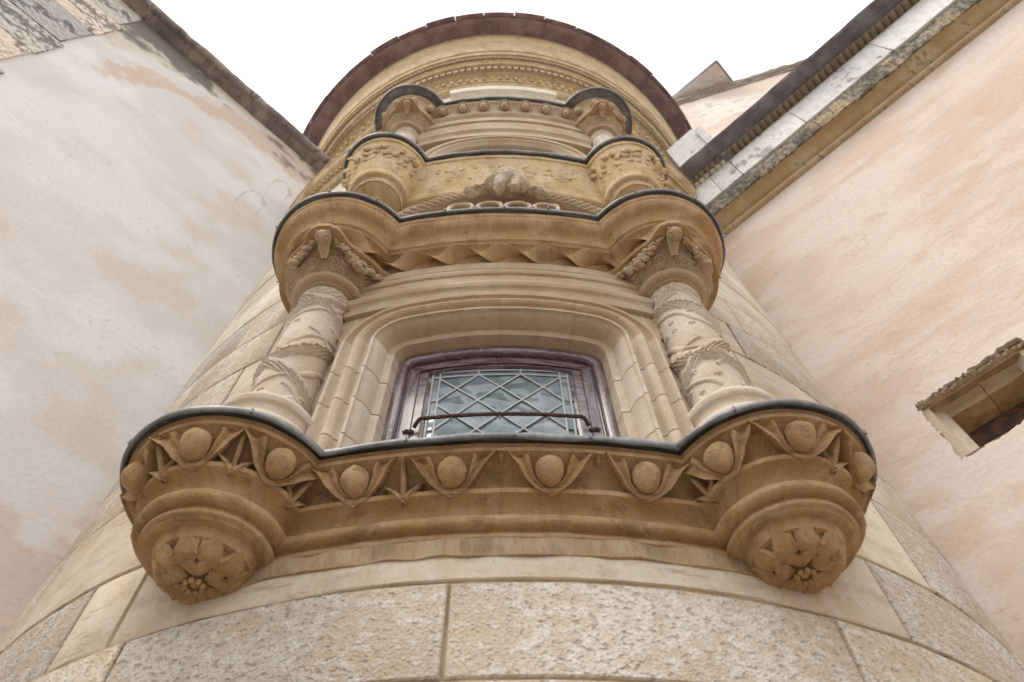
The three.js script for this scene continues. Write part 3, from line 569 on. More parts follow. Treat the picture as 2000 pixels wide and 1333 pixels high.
  for (let j = -5; j <= 5; j++) for (let i = -4; i <= 4; i++) if ((i + j) % 2 === 0) { const u = uc + i * du, h = hb + j * dh; seg([u - du, h], [u, h + dh]); seg([u, h + dh], [u + du, h]); }
  // border strips
  const O0 = -0.238, O1 = 0.234, OT = 1.93;
  for (const [a, b] of [[[U0, HB], [U0, T0]], [[U1, HB], [U1, T0]], [[O0, HB], [O0, OT - 0.01]], [[O1, HB], [O1, OT - 0.01]]]) came(a, b);
  for (let i = 0; i < 6; i++) { const x0 = lerp(O0, O1, i / 6), x1 = lerp(O0, O1, (i + 1) / 6); came([x0, T0 + 0.003], [x1, T0 + 0.003]); came([x0, OT], [x1, OT]); }
  for (const u of [uc - du, uc + du, U0, U1]) came([u, T0], [u, OT + 0.008], 0.004);
  for (const h of [1.62, 1.77]) { came([O0 - 0.012, h], [U0, h], 0.0025); came([U1, h], [O1 + 0.012, h], 0.0025); }
  for (const [a, b, c, d] of [[O0 - 0.014, U0, HB, 1.62], [O0 - 0.014, U0, 1.62, 1.77], [O0 - 0.014, U0, 1.77, OT], [U1, O1 + 0.014, HB, 1.62], [U1, O1 + 0.014, 1.62, 1.77], [U1, O1 + 0.014, 1.77, OT]]) pane([[a, c], [b, c], [b, d], [a, d]]);
  for (let i = 0; i < 3; i++) { const e = [U0, uc - du, uc + du, U1]; pane([[e[i], T0], [e[i + 1], T0], [e[i + 1], OT + 0.012], [e[i], OT + 0.012]]); }
  // iron saddle bar with flattened, bolted ends and tie wires
  const bp = []; for (let i = 0; i <= 24; i++) { const t = i / 24, x = lerp(-0.268, 0.272, t), e = Math.min(t, 1 - t); bp.push(new THREE.Vector3(...cyl(lerp(1.918, 1.938, sm(0, 0.03, e)), PH_LOW + x / 2.0, 1.612 + 0.012 * sm(0, 0.035, e)))); }
  const bar = part('saddle_bar', rough(new THREE.TubeGeometry(new THREE.CatmullRomCurve3(bp), 60, 0.0062, 9), 0.0016, 90), mRust, win, 'rusty iron bar across the leaded panes');
  for (const x of [-0.286, 0.29]) { const p = cyl(1.913, PH_LOW + x / 2.0, 1.603); const e = ell(0.019, 0.0085, 0.005, ...p); part('bar_end', e, mRust, bar); part('bolt', ell(0.0045, 0.0045, 0.004, p[0] - 0.004 * Math.sign(x) * -1, p[1], p[2] + 0.005, 8, 6), mRust, bar); }
  for (const x of [uc - 2 * du, uc, uc + 2 * du]) { const p = cyl(1.929, PH_LOW + x / 2.0, 1.624); const g = new THREE.TorusGeometry(0.009, 0.002, 6, 14); g.rotateY(Math.PI / 2); g.translate(...p); part('tie_wire', g, mCame, bar); }
  // putty teeth along the glass edge
  for (const sg of [-1, 1]) { const g = grid(2, 40, (u, v) => { const h = lerp(1.27, 1.9, v), x = sg * (0.243 + 0.009 * u + 0.004 * n3(h * 55, sg, 3) * (u === 0 ? 1 : 0)); return [...cyl(1.897 + 0.006 * u, PH_LOW + x / 2.0, h), x, h]; }); part('putty', g, mPaint, win); }
  // the dark room behind
  const niche = (ph, w, h0, h1, r1, r0) => { const gs = [], q = (a, b, c, d) => gs.push(grid(1, 1, (u, v) => { const p = [0, 1, 2].map((k) => lerp(lerp(a[k], b[k], u), lerp(d[k], c[k], u), v)); return [...p, u, v]; })); const P = (s, h, r) => cyl(r, ph + s * w / 2.0, h);
    q(P(-1, h0, r0), P(1, h0, r0), P(1, h1, r0), P(-1, h1, r0)); q(P(-1, h0, r0), P(-1, h1, r0), P(-1, h1, r1), P(-1, h0, r1)); q(P(1, h0, r0), P(1, h1, r0), P(1, h1, r1), P(1, h0, r1)); q(P(-1, h1, r0), P(1, h1, r0), P(1, h1, r1), P(-1, h1, r1)); q(P(-1, h0, r0), P(1, h0, r0), P(1, h0, r1), P(-1, h0, r1)); return merge(gs); };
  part('window_recess', niche(PH_LOW, 0.38, 1.25, 2.12, 1.93, 1.45), mRoom, tower);
  part('window_recess', niche(PH_UP, 0.34, 3.88, 4.64, 1.97, 1.45), mRoom, tower);
}

/* ---------------------------------------------------------------- entablature between the bays */
const B2 = bay({ Rc: 2.2, rho: 2.066, pl: rad(18.0), rl: 0.308, ph: PH_LOW });
{
  const prof = curve([[-0.17, 2.436], [-0.144, 2.438], [-0.142, 2.446], { via: [-0.13, 2.47], to: [-0.1, 2.503] }, [-0.086, 2.508], [-0.08, 2.52], [-0.073, 2.524], [-0.071, 2.532], { via: [-0.07, 2.565], to: [-0.045, 2.58] }, { via: [-0.02, 2.592], to: [-0.016, 2.622] }, [-0.012, 2.626], [-0.01, 2.648]], 7);
  const ent = part('bay_entablature', B2.sweep(prof), mCarved, tower, 'stone entablature with a twisted ribbon frieze above the lower window');
  part('soffit', B2.sheet(-0.17, 2.437), mCarved, ent); part('bedding', B2.sheet(-0.012, 2.646), mCarvedDark, ent);
  // twisted ribbon: a flat band turning about its own axis along the frieze
  const ribbon = (pt, len, n, per, ph0) => grid(14, n, (u, v) => { const a = v * len, tw = ph0 + a / per * Math.PI * 2, e = u * 2 * Math.PI, w = Math.cos(e) * 0.043, t = Math.sin(e) * 0.006, up = w * Math.cos(tw) - t * Math.sin(tw), out = (w * Math.sin(tw) + t * Math.cos(tw)) * 0.62; return [...pt(a, out, up), a, u * 0.1]; }, CAR);
  const { c, pn, pe } = B2.limits(-0.112), rC = B2.Rc - 0.112, rL = B2.rl - 0.112, RS = (o, up) => -0.112 + 0.8 * up + 0.6 * o, RH = (o, up) => 2.474 + 0.6 * up - 0.8 * o;
  const lenC = 2 * c * rC; part('ribbon', ribbon((a, o, up) => B2.at('C', -c + a / rC, RS(o, up), RH(o, up)), lenC, 160, 0.345, 1.1), mCarved, ent);
  for (const [z, sg] of [['L', 1], ['R', -1]]) part('ribbon', ribbon((a, o, up) => B2.at(z, sg * (pn - a / rL), RS(o, up), RH(o, up)), rL * (pn + pe) * 0.97, 120, 0.345, z === 'L' ? 0.4 : 2.2), mCarved, ent);
  const lead = part('lead_flashing', leadEdge(B2, 0.002, H2, 0.0085, 0.003), mLead, tower);
  part('cover_sheet', B2.sheet(0.0, H2 - 0.003), mLead, lead);
  clips(B2, 0.01, H2, 0.006, lead, [['L', -1.5], ['L', -0.7], ['L', 0.2], ['L', 0.8], ['C', -0.1], ['C', 0.01], ['C', 0.09], ['R', -0.6], ['R', 0.2], ['R', 0.9], ['R', 1.5]]);
}

/* ---------------------------------------------------------------- gable with a carved figure on the ledge */
{
  const gx = (r, x, h) => cyl(r, PH_LOW + rad(1.0) + x / 2.0, h);
  const gh = (x) => 2.98 + 0.30 * Math.pow(Math.max(0, Math.cos(x / 0.56 * Math.PI / 2)), 0.8);
  const slabF = (r, off, a, b) => grid(40, 1, (u, v) => { const x = lerp(-0.5, 0.5, u); return [...gx(lerp(a, b, v), x, gh(x) + off), x, v * 0.1]; }, CAR);
  const gab = part('bay_gable', merge([grid(40, 6, (u, v) => { const x = lerp(-0.52, 0.52, u); return [...gx(2.03, x, lerp(2.66, gh(x) - 0.02, v)), x, v * 0.4]; }, CAR), slabF(0, -0.02, 2.0, 2.075), slabF(0, 0.05, 2.0, 2.075), grid(40, 1, (u, v) => { const x = lerp(-0.5, 0.5, u); return [...gx(2.075, x, gh(x) - 0.02 + 0.07 * v), x, v * 0.1]; }, CAR)]), mPaleWarm, tower, 'low curved gable with a rope moulding and carved figure');
  for (let i = 0; i < 34; i++) { const x = lerp(-0.48, 0.48, i / 33), p = gx(2.078, x, gh(x) + 0.014), sl = Math.atan((gh(x + 0.01) - gh(x - 0.01)) / 0.02); const g = ell(0.012, 0.036, 0.014, 0, 0, 0, 8, 6); g.rotateZ(sl - 0.5 * Math.sign(x || 1)); g.translate(...p); part('rope_turn', boxUV(g, CAR), mPaleWarm, gab); }
  for (const x of [-0.2, -0.075, 0.045, 0.165]) { const g = new THREE.TorusGeometry(0.05, 0.008, 8, 28); g.scale(1.1, 1, 1); g.rotateY(PH_LOW + x / 2); g.translate(...gx(2.118, x, 2.945)); part('ring_scroll', boxUV(rough(g, 0.004, 30), CAR), mPale, gab); }
  // worn seated putto: head and shoulders, two folded legs, stub wings
  const L = (x, y, z) => gx(2.1 + z, x * 0.8, 3.18 + y), f = [];
  for (const [x, y, z, a, b, c] of [[0, 0.20, 0.0, 0.085, 0.075, 0.075], [0.0, 0.12, 0.0, 0.12, 0.08, 0.08], [-0.08, 0.06, 0.03, 0.05, 0.07, 0.05], [0.08, 0.06, 0.03, 0.05, 0.07, 0.05], [-0.045, -0.02, 0.055, 0.034, 0.06, 0.034], [0.045, -0.02, 0.055, 0.034, 0.06, 0.034], [-0.032, -0.08, 0.06, 0.026, 0.045, 0.03], [0.036, -0.08, 0.06, 0.026, 0.045, 0.03], [-0.15, 0.04, 0.01, 0.06, 0.022, 0.03], [0.15, 0.04, 0.01, 0.06, 0.022, 0.03], [-0.2, 0.02, 0.0, 0.045, 0.018, 0.026], [0.2, 0.02, 0, 0.045, 0.018, 0.026]]) f.push(ell(a * 0.8, b, c, ...L(x, y, z), 20, 16));
  part('carved_figure', boxUV(rough(rough(merge(f), 0.016, 18), 0.007, 55), CAR), mPale, gab);
}

/* ---------------------------------------------------------------- upper bay */
const B3 = bay({ Rc: 2.12, rho: 2.07, pl: rad(19), rl: 0.25, ph: PH_UP });
{
  const prof = curve([[-0.125, 3.42], [-0.12, 3.47], [-0.1, 3.475], { via: [-0.088, 3.49], to: [-0.095, 3.51] }, { via: [-0.075, 3.6], to: [-0.045, 3.72] }, { via: [-0.03, 3.78], to: [-0.022, 3.81] }, [-0.014, 3.815], [-0.012, 3.85]], 8);
  const led = part('bay_ledge', B3.sweep(prof), mOchre, tower, 'upper window ledge with worn carved relief');
  for (const sg of [-1, 1]) {
    const [cx, cz] = B3.lobeC(sg); part('pendant_disc', lathe(cx, cz, curve([[0.0005, 3.43], [0.09, 3.43], [0.1, 3.424], [0.118, 3.424], [0.128, 3.435]], 3)), mOchre, led);
    // weathered acanthus clumps on the lobes
    for (let i = 0; i < 10; i++) { const a = -1.4 + i * 0.31; for (let m = 0; m < 5; m++) { const p = B3.at(sg < 0 ? 'L' : 'R', a + rr(-0.1, 0.1), -0.106 + 0.0185 * m, 3.56 + 0.045 * m + rr(-0.01, 0.01)); part('acanthus', rough(boxUV(ell(rr(0.018, 0.034), rr(0.02, 0.032), rr(0.01, 0.014), ...p, 9, 7), CAR), 0.008, 40), mOchre, led); } }
  }
  for (let i = 0; i < 30; i++) { const a = lerp(-0.18, 0.18, i / 29); for (let m = 0; m < 3; m++) part('relief_scroll', rough(boxUV(ell(rr(0.012, 0.026), rr(0.012, 0.03), 0.012, ...B3.at('C', a + rr(-0.006, 0.006), -0.0765 + 0.0125 * m, 3.64 + 0.05 * m + rr(-0.02, 0.02)), 9, 7), CAR), 0.008, 45), mOchre, led); }
  const lead = part('lead_flashing', leadEdge(B3, 0.002, 3.872, 0.013, 0.004), mLead, tower); part('cover_sheet', B3.sheet(0, 3.868), mLead, lead); part('bedding', B3.sheet(-0.012, 3.848), mCarvedDark, led);
  clips(B3, 0.012, 3.872, 0.006, lead, [['L', -0.6], ['L', 0.5], ['C', 0], ['R', -0.5], ['R', 0.6]]);

  const B4 = bay({ Rc: 2.165, rho: 2.08, pl: rad(19), rl: 0.275, ph: PH_UP }), B4s = bay({ Rc: 2.16, rho: 2.07, pl: rad(19), rl: 0.235, ph: PH_UP });
  for (const sg of [-1, 1]) { const C = column(B3, sg, 3.875, 4.14, 4.79, 4.905, 0.084, false, mPale, mPaleWarm, 0.2); capitalTop(C, 4.905, PH_UP, false, sg); }
  const ent = part('bay_entablature', B4s.sweep(curve([[-0.16, 4.9], [-0.12, 4.905], [-0.115, 4.93], [-0.1, 4.935], { via: [-0.095, 4.97], to: [-0.06, 5.0] }, [-0.055, 5.02], { via: [-0.06, 5.09], to: [-0.025, 5.14] }, [-0.012, 5.15], [-0.01, 5.19]], 6)), mPaleWarm, tower, 'upper entablature with egg carving');
  part('soffit', B4s.sheet(-0.16, 4.901), mPaleWarm, ent);
  { const { c, pn } = B4s.limits(-0.05); for (let i = 0; i < 7; i++) { const p = B4s.at('C', lerp(-c * 0.86, c * 0.86, i / 6), -0.03, 5.08), g = ell(0.03, 0.046, 0.034, ...p); part('egg', boxUV(g, CAR), mPaleWarm, ent); const t = new THREE.TorusGeometry(0.042, 0.009, 6, 20); t.scale(1, 1.2, 1); t.rotateX(0.75); t.translate(...B4s.at('C', lerp(-c * 0.86, c * 0.86, i / 6), -0.032, 5.085)); part('husk', boxUV(t, CAR), mPaleWarm, ent); }
    for (const [z, sg] of [['L', 1], ['R', -1]]) for (let i = 0; i < 4; i++) part('egg', boxUV(ell(0.028, 0.04, 0.028, ...B4s.at(z, sg * (pn - 0.3 - i * 0.62), -0.03, 5.08)), CAR), mPaleWarm, ent); }
  const l4 = part('lead_flashing', leadEdge(B4, 0.002, 5.206, 0.012, 0.004), mLead, tower); part('cover_sheet', B4.sheet(0, 5.203), mLead, l4); part('bedding', B4s.sheet(-0.012, 5.188), mCarvedDark, ent);
  // surround of the upper window
  const path = openingPath(0.335, 3.87, 4.2, 4.36, 0.12, 0.03), N = path.length - 1;
  const sur = part('window_surround', frameSweep(path, 0, N, curve([[0, 1.88], [0.004, 1.97], [0.03, 1.98], { via: [0.035, 2.02], to: [0.05, 2.03] }, [0.06, 2.034], { via: [0.075, 2.02], to: [0.09, 2.03] }, { via: [0.11, 2.06], to: [0.13, 2.035] }, [0.16, 2.04], [0.165, 2.05], [0.19, 2.054], [0.195, 1.96]], 4), PH_UP, CAR, 0.002), mPaleWarm, tower, 'moulded surround of the upper window');
  part('window_frame', frameSweep(path, 0, N, [[0.004, 1.9], [0.004, 1.92], [-0.05, 1.92], [-0.055, 1.9]], PH_UP, 3, 0), mPaint, sur);
  part('pane', grid(12, 1, (u, v) => { const x = lerp(-0.3, 0.3, u); return [...cyl(1.9, PH_UP + x / 2, lerp(3.87, 4.33, v)), x, v]; }), mGlass[1], sur);
  const ap = curve([[4.56, 1.98], [4.56, 2.052], [4.6, 2.056], { via: [4.63, 2.04], to: [4.66, 2.06] }, [4.67, 2.07], [4.74, 2.076], { via: [4.79, 2.09], to: [4.82, 2.07] }, [4.83, 2.09], [4.9, 2.094], [4.905, 2.0]], 5);
  part('architrave', crease(grid(50, ap.length - 1, (u, v) => { const [h, r] = ap[Math.round(v * (ap.length - 1))], x = lerp(-0.58, 0.58, u); return [...cyl(r, PH_UP + x / 2, h), x, h]; }, CAR), 30), mPaleWarm, sur);
}

/* ---------------------------------------------------------------- upper drum, string course, main cornice, roof edge */
const ring = (prof, p0 = -75, p1 = 80, seg = 110, uvs = CAR) => { const v = [0]; for (let j = 1; j < prof.length; j++) v.push(v[j - 1] + Math.hypot(prof[j][0] - prof[j - 1][0], prof[j][1] - prof[j - 1][1])); return crease(grid(seg, prof.length - 1, (u, w) => { const p = rad(lerp(p0, p1, u)), j = Math.round(w * (prof.length - 1)), [r, h] = prof[j]; return [...cyl(r, p, h), p * R, v[j]]; }, uvs), 30); };
{
  const sc = part('string_course', ring(curve([[1.98, 4.94], [2.03, 4.95], { via: [2.05, 4.97], to: [2.05, 5.0] }, [2.062, 5.004], [2.07, 5.06], [2.085, 5.065], { via: [2.12, 5.09], to: [2.125, 5.16] }, [2.135, 5.165], [2.135, 5.2], [1.98, 5.26]], 5)), mOchre, tower, 'ochre string course round the tower with a carved bead');
  for (let i = 0; i < 96; i++) { const a = -58 + i * 1.2; if (Math.abs(a - 2.85) < 27) continue; const g = ell(0.014, 0.034, 0.012, 0, 0, 0, 7, 5); g.rotateZ(0.6); g.rotateY(rad(a)); g.translate(...cyl(2.073, rad(a), 5.03)); part('bead', boxUV(g, CAR), mOchre, sc); }
  for (let k = 0; k < 4; k++) { let a = -60 + k * 5; while (a < 60) { const b = a + rr(16, 23); part('stone_block', block(rad(a), rad(b), 5.26 + k * 0.3, 5.56 + k * 0.3, 0, SMO, rr(0, 3), rr(0, 3)), mUpper[k % 2], tower); a = b; } }
  // low attic panel over the upper bay
  const att = part('attic_panel', merge([ring(curve([[2.0, 5.4], [2.07, 5.4], [2.08, 5.7], { via: [2.1, 5.75], to: [2.13, 5.78] }, [2.135, 5.9], [2.0, 5.95]], 5), -9, 14.5, 26), ...[-9, 14.5].map((a) => grid(1, 1, (u, v) => [...cyl(lerp(2.0, 2.08, u), rad(a), lerp(5.4, 5.7, v)), u, v]))]), mUpper[0], tower, 'pale attic panel above the upper bay');
  for (let i = 0; i < 20; i++) { const p = cyl(2.083, rad(-8 + i * 1.13), 5.52), g = new THREE.CapsuleGeometry(0.011, 0.13, 4, 8); g.translate(...p); part('flute', boxUV(g, CAR), mUpper[1], att); }
  const cor = part('main_cornice', ring(curve([[1.98, 6.4], [2.03, 6.42], { via: [2.06, 6.44], to: [2.06, 6.49] }, [2.075, 6.5], [2.078, 6.64], [2.085, 6.645], [2.125, 6.66], [2.135, 6.78], [2.17, 6.785], { via: [2.19, 6.79], to: [2.19, 6.83] }, [2.2, 6.835], [2.205, 6.95], [2.24, 6.955], { via: [2.25, 6.99], to: [2.25, 7.04] }, [2.262, 7.045], { via: [2.28, 7.2], to: [2.31, 7.35] }, [2.33, 7.5], [2.34, 7.66]], 5), -75, 80, 120), mOchre, tower, 'deep moulded cornice under the tower roof');
  for (let i = 0; i < 74; i++) { const a = rad(-60 + i * 1.65), g = new THREE.BoxGeometry(0.042, 0.1, 0.07); g.rotateY(a); g.translate(...cyl(2.125, a, 6.72)); part('dentil', boxUV(g, CAR), mPaleWarm, cor); }
  for (let i = 0; i < 110; i++) { const a = rad(-60 + i * 1.1), g = ell(0.016, 0.045, 0.018, 0, 0, 0, 7, 5); g.rotateZ(0.7); g.rotateY(a); g.translate(...cyl(2.215, a, 6.9)); part('rope_turn', boxUV(g, CAR), mPaleWarm, cor); }
  for (let i = 0; i < 60; i++) { const a = rad(-58 + i * 2), p = cyl(2.085, a, 6.57); const g = rough(ell(0.022, 0.045, 0.016, ...p, 9, 8), 0.016, 40); part('relief_scroll', boxUV(g, CAR), mOchre, cor); }
  const RO = 2.545, roof = part('roof', (() => { const g = new THREE.ConeGeometry(2.45, 2.6, 72, 1, true); g.translate(0, 7.74 + EYE + 1.3, 0); return boxUV(g); })(), mTile[0], tower, 'conical roof of purple brown flat tiles');
  part('soffit_board', ring([[2.33, 7.655], [2.5, 7.645]], -90, 95, 90, 1), mTile[0], roof);
  for (let row = 0; row < 2; row++) {
    let a = -88 + row * 3.5;
    while (a < 92) {
      const w = rr(6.4, 7.8), dr = rr(-0.014, 0.01), lift = rr(-0.006, 0.008), r1 = RO + dr - row * 0.03, r0 = 2.24, h1 = 7.635 + lift + row * 0.03, h0 = 7.8 + row * 0.03, th = 0.026, gs = [], a0 = a + 0.07, a1 = a + w - 0.07;
      const Q = (u, v, t) => { const p = rad(lerp(a0, a1, u)), r = lerp(r0, r1, v); return [...cyl(r, p, lerp(h0, h1, v) + t), p * r, r]; };
      gs.push(grid(4, 2, (u, v) => Q(u, v, 0)), grid(4, 2, (u, v) => Q(u, v, th)), grid(4, 1, (u, v) => Q(u, 1, th * v)), grid(1, 2, (u, v) => Q(0, v, th * u)), grid(1, 2, (u, v) => Q(1, v, th * u)));
      part('roof_tile', crease(merge(gs), 30), mTile[Math.floor(rnd() * 3)], roof); a += w;
    }
  }
}

/* ================================================================ the two plastered walls */
function wallFrame(qx, qz, az) { const tx = Math.sin(rad(az)), tz = -Math.cos(rad(az)); let nx = -tz, nz = tx; if (nx * (camera.position.x - qx) + nz * (camera.position.z - qz) < 0) { nx = -nx; nz = -nz; } return { P: (a, h, o = 0) => [qx + tx * a + nx * o, h + EYE, qz + tz * a + nz * o], t: [tx, tz], n: [nx, nz] }; }
const WR = wallFrame(1.611, 1.235, 132), WL = wallFrame(-1.5305, 1.3336, 223);
const bar = (W, prof, a0, a1, n, uvs = 1, jit = 0) => { const v = [0]; for (let j = 1; j < prof.length; j++) v.push(v[j - 1] + Math.hypot(prof[j][0] - prof[j - 1][0], prof[j][1] - prof[j - 1][1])); const g = grid(n, prof.length - 1, (u, w) => { const j = Math.round(w * (prof.length - 1)), a = lerp(a0, a1, u); return [...W.P(a, prof[j][1], prof[j][0]), a, v[j]]; }, uvs); const f = flat(g); if (jit) rough(f, jit, 9); return crease(f, 30); };
const boxOn = (W, a0, a1, h0, h1, o0, o1) => { const gs = [], c = (x, y, z) => W.P(x ? a1 : a0, y ? h1 : h0, z ? o1 : o0), f = (p, q, r, s) => gs.push(grid(1, 1, (u, v) => { const k = v ? (u ? r : s) : (u ? q : p); return [...k, u, v]; }));
  f(c(0, 0, 1), c(1, 0, 1), c(1, 1, 1), c(0, 1, 1)); f(c(0, 0, 0), c(1, 0, 0), c(1, 0, 1), c(0, 0, 1)); f(c(0, 1, 0), c(1, 1, 0), c(1, 1, 1), c(0, 1, 1)); f(c(0, 0, 0), c(0, 1, 0), c(0, 1, 1), c(0, 0, 1)); f(c(1, 0, 0), c(1, 1, 0), c(1, 1, 1), c(1, 0, 1)); f(c(0, 0, 0), c(1, 0, 0), c(1, 1, 0), c(0, 1, 0)); return boxUV(merge(gs), 1.2); };
function plasterWall(W, outer, holes, depth, a0, aw, h0, hh) {
  const mk = (p) => p.map(([x, y]) => new THREE.Vector2(x, y)), s = new THREE.Shape(mk(outer)); for (const q of holes) s.holes.push(new THREE.Path(mk(q)));
  const g = flat(new THREE.ExtrudeGeometry(s, { depth, bevelEnabled: false })), p = g.attributes.position, uv = new Float32Array(p.count * 2);
  for (let i = 0; i < p.count; i++) { const a = p.getX(i), h = p.getY(i), d = p.getZ(i); uv[i * 2] = (a - a0) / aw; uv[i * 2 + 1] = (h - h0) / hh; p.setXYZ(i, ...W.P(a, h, d - depth)); }
  g.setAttribute('uv', new THREE.BufferAttribute(uv, 2)); g.computeVertexNormals(); return g;
}

/* ---- right: peach plaster, slit window, stone cornice */
const right = thing('peach_building', 'peach plastered building on the right with a stone cornice and a small slit window', 'building');
const RA0 = -0.7, RAW = 4.2, RH0 = 0.3, RHH = 4.4;
const tRight = bake(1536, 1536, (u, v) => {
  const a = RA0 + u * RAW, h = RH0 + v * RHH, sh = u + 0.12 * v;
  const big = fbm(sh, v, 4, 7, 4, 201), mid = fbm(sh, v, 15, 26, 4, 205), fine = fbm(u, v, 190, 200, 2, 209), swirl = fbm(sh + 0.03 * big, v + 0.02 * mid, 8, 22, 4, 213);
  let c = mix3([0.61, 0.475, 0.39], [0.64, 0.52, 0.44], sm(-0.4, 0.4, big));
  const wash = sm(-0.2, 0.35, swirl * 0.6 + big * 0.6 + 0.06);        // worn limewash over the peach coat
  c = mix3(c, [0.68, 0.597, 0.54], 0.75 * wash);
  const ora = sm(0.1, 0.6, mid * 0.6 + fbm(u, v, 10, 14, 3, 217) * 0.7 + 0.3 * sm(0.3, 0.0, a) - 0.12);
  c = mix3(c, [0.57, 0.40, 0.28], 0.5 * ora);
  const speck = sm(0.45, 0.66, fbm(u, v, 150, 210, 2, 221)) * sm(0.1, 0.5, fbm(u, v, 7, 9, 3, 225) + 0.1), crack = sm(0.03, 0.0, Math.abs(fbm(sh, v, 9, 12, 4, 229))) * sm(0.3, 0.6, fbm(u, v, 6, 6, 2, 233));
  c = mix3(c, [0.33, 0.24, 0.17], 0.26 * speck + 0.2 * crack);
  return [...c.map((x) => x * (1 + 0.05 * fine)), 0.55 + 0.2 * swirl + 0.12 * mid + 0.05 * fine - 0.06 * crack];
}, false);
const mRight = mat(tRight, 0.009);
{
  const jag = (pts, amp, step = 0.014) => { const o = []; for (let i = 0; i < pts.length; i++) { const a = pts[i], b = pts[(i + 1) % pts.length], l = Math.hypot(b[0] - a[0], b[1] - a[1]), n = Math.ceil(l / step); for (let k = 0; k < n; k++) { const t = k / n; o.push([lerp(a[0], b[0], t) + amp * n3(i * 7 + t * l * 60, 1, 2), lerp(a[1], b[1], t) + amp * n3(i * 5 + t * l * 60, 7, 3)]); } } return o; };
  const hole = jag([[0.232, 1.975], [0.70, 1.985], [0.70, 2.345], [0.235, 2.322]], 0.016);
  const wall = part('plaster_wall', plasterWall(WR, [[-0.6, -1.6], [8, -1.6], [8, 4.62], [-0.6, 4.62]], [hole], 0.028, RA0, RAW, RH0, RHH), mRight, right);
  // slit window: stone frame set in behind the plaster, splayed, with a rebate and a dark opening
  const slit = part('slit_window', merge([boxOn(WR, 0.1, 0.27, 1.85, 2.5, -0.4, -0.03), boxOn(WR, 0.66, 0.85, 1.85, 2.5, -0.4, -0.03)]), mPale, right, 'small stone slit window with a broken plaster edge');
  const quad = (p, q, r, s, n = 8) => boxUV(rough(flat(grid(n, n, (u, v) => [0, 1, 2].map((k) => lerp(lerp(p[k], q[k], u), lerp(s[k], r[k], u), v)))), 0.004, 20), CAR), P = WR.P;
  part('jamb_stone', quad(P(0.232, 1.97, -0.028), P(0.232, 2.35, -0.028), P(0.312, 2.33, -0.09), P(0.312, 1.99, -0.09)), mPale, slit);
  part('jamb_stone', quad(P(0.312, 1.97, -0.092), P(0.312, 2.35, -0.092), P(0.318, 2.33, -0.3), P(0.318, 1.99, -0.3)), mPale, slit);
  part('jamb_stone', quad(P(0.668, 1.97, -0.028), P(0.668, 2.35, -0.028), P(0.625, 2.33, -0.09), P(0.625, 1.99, -0.09)), mPale, slit);
  part('jamb_stone', quad(P(0.625, 1.97, -0.092), P(0.625, 2.35, -0.092), P(0.62, 2.33, -0.3), P(0.62, 1.99, -0.3)), mPale, slit);
  part('lintel_core', boxOn(WR, 0.2, 0.8, 2.3, 2.6, -0.5, -0.03), mCarvedDark, slit);
  for (const [x0, x1] of [[0.236, 0.4745], [0.4765, 0.7]]) { part('lintel_stone', quad(P(x0, 2.318, -0.012), P(x1, 2.322, -0.012), P(x1, 2.29, -0.1), P(x0, 2.286, -0.1)), mPaleWarm, slit); part('lintel_stone', quad(P(x0, 2.262, -0.104), P(x1, 2.264, -0.104), P(x1, 2.25, -0.22), P(x0, 2.248, -0.22)), mCarved, slit); part('lintel_stone', quad(P(x0, 2.286, -0.1), P(x1, 2.29, -0.1), P(x1, 2.262, -0.104), P(x0, 2.262, -0.104)), mPaleWarm, slit); }
  part('lintel_beam', boxOn(WR, 0.25, 0.7, 2.17, 2.26, -0.34, -0.22), mRust, slit);
  part('sill_stone', quad(P(0.236, 1.99, -0.01), P(0.7, 1.995, -0.01), P(0.7, 2.02, -0.3), P(0.236, 2.02, -0.3)), mPale, slit);
  part('slit_recess', boxOn(WR, 0.2, 0.76, 1.9, 2.45, -1.0, -0.34), mRoom, slit);
  // broken bedding of the plaster above the lintel
  for (let i = 0; i < 26; i++) { const x = lerp(0.25, 0.69, i / 25) + rr(-0.006, 0.006), p = P(x, 2.322 + rr(-0.012, 0.004), -0.012 + rr(-0.012, 0.006)); const g = new THREE.IcosahedronGeometry(rr(0.007, 0.012), 1); g.scale(1.9, 0.5, 0.8); rough(g, 0.012, 60); g.rotateY(rad(42)); g.translate(...p); part('plaster_crumb', boxUV(g, CAR), mPale, slit); }

  // cornice: bead and hollow, weathered drip, pale fascia stones, toothed tiles, roof edge
  const tCor = bake(1024, 512, (u, v) => {
    const a = fbm(u, v, 8, 4, 4, 241), b = fbm(u, v, 60, 30, 3, 245), l = sm(0.2, 0.6, b * 0.6 + a * 0.7);
    let c = mix3([0.45, 0.315, 0.175], [0.54, 0.42, 0.275], sm(-0.4, 0.4, a)); c = mix3(c, [0.12, 0.11, 0.095], 0.7 * l); return [...c, 0.5 + 0.3 * b];
  }), mCor = mat(tCor, 0.005);
  const tLic = bake(1024, 512, (u, v) => {           // lichen and soot on the drip stones
    const a = fbm(u, v, 8, 4, 4, 246), b = fbm(u, v, 70, 35, 4, 247), l = sm(-0.55, 0.5, b * 0.8 + a * 0.5 + 0.35 * fbm(u, v, 160, 80, 2, 260));
    let c = mix3([0.43, 0.335, 0.22], [0.3, 0.27, 0.225], sm(-0.4, 0.4, a)); c = mix3(c, [0.085, 0.08, 0.07], 0.95 * l); c = mix3(c, [0.34, 0.26, 0.14], 0.4 * sm(0.25, 0.6, fbm(u, v, 30, 15, 3, 248))); return [...c, 0.5 + 0.35 * b];
  }), mLic = mat(tLic, 0.012);
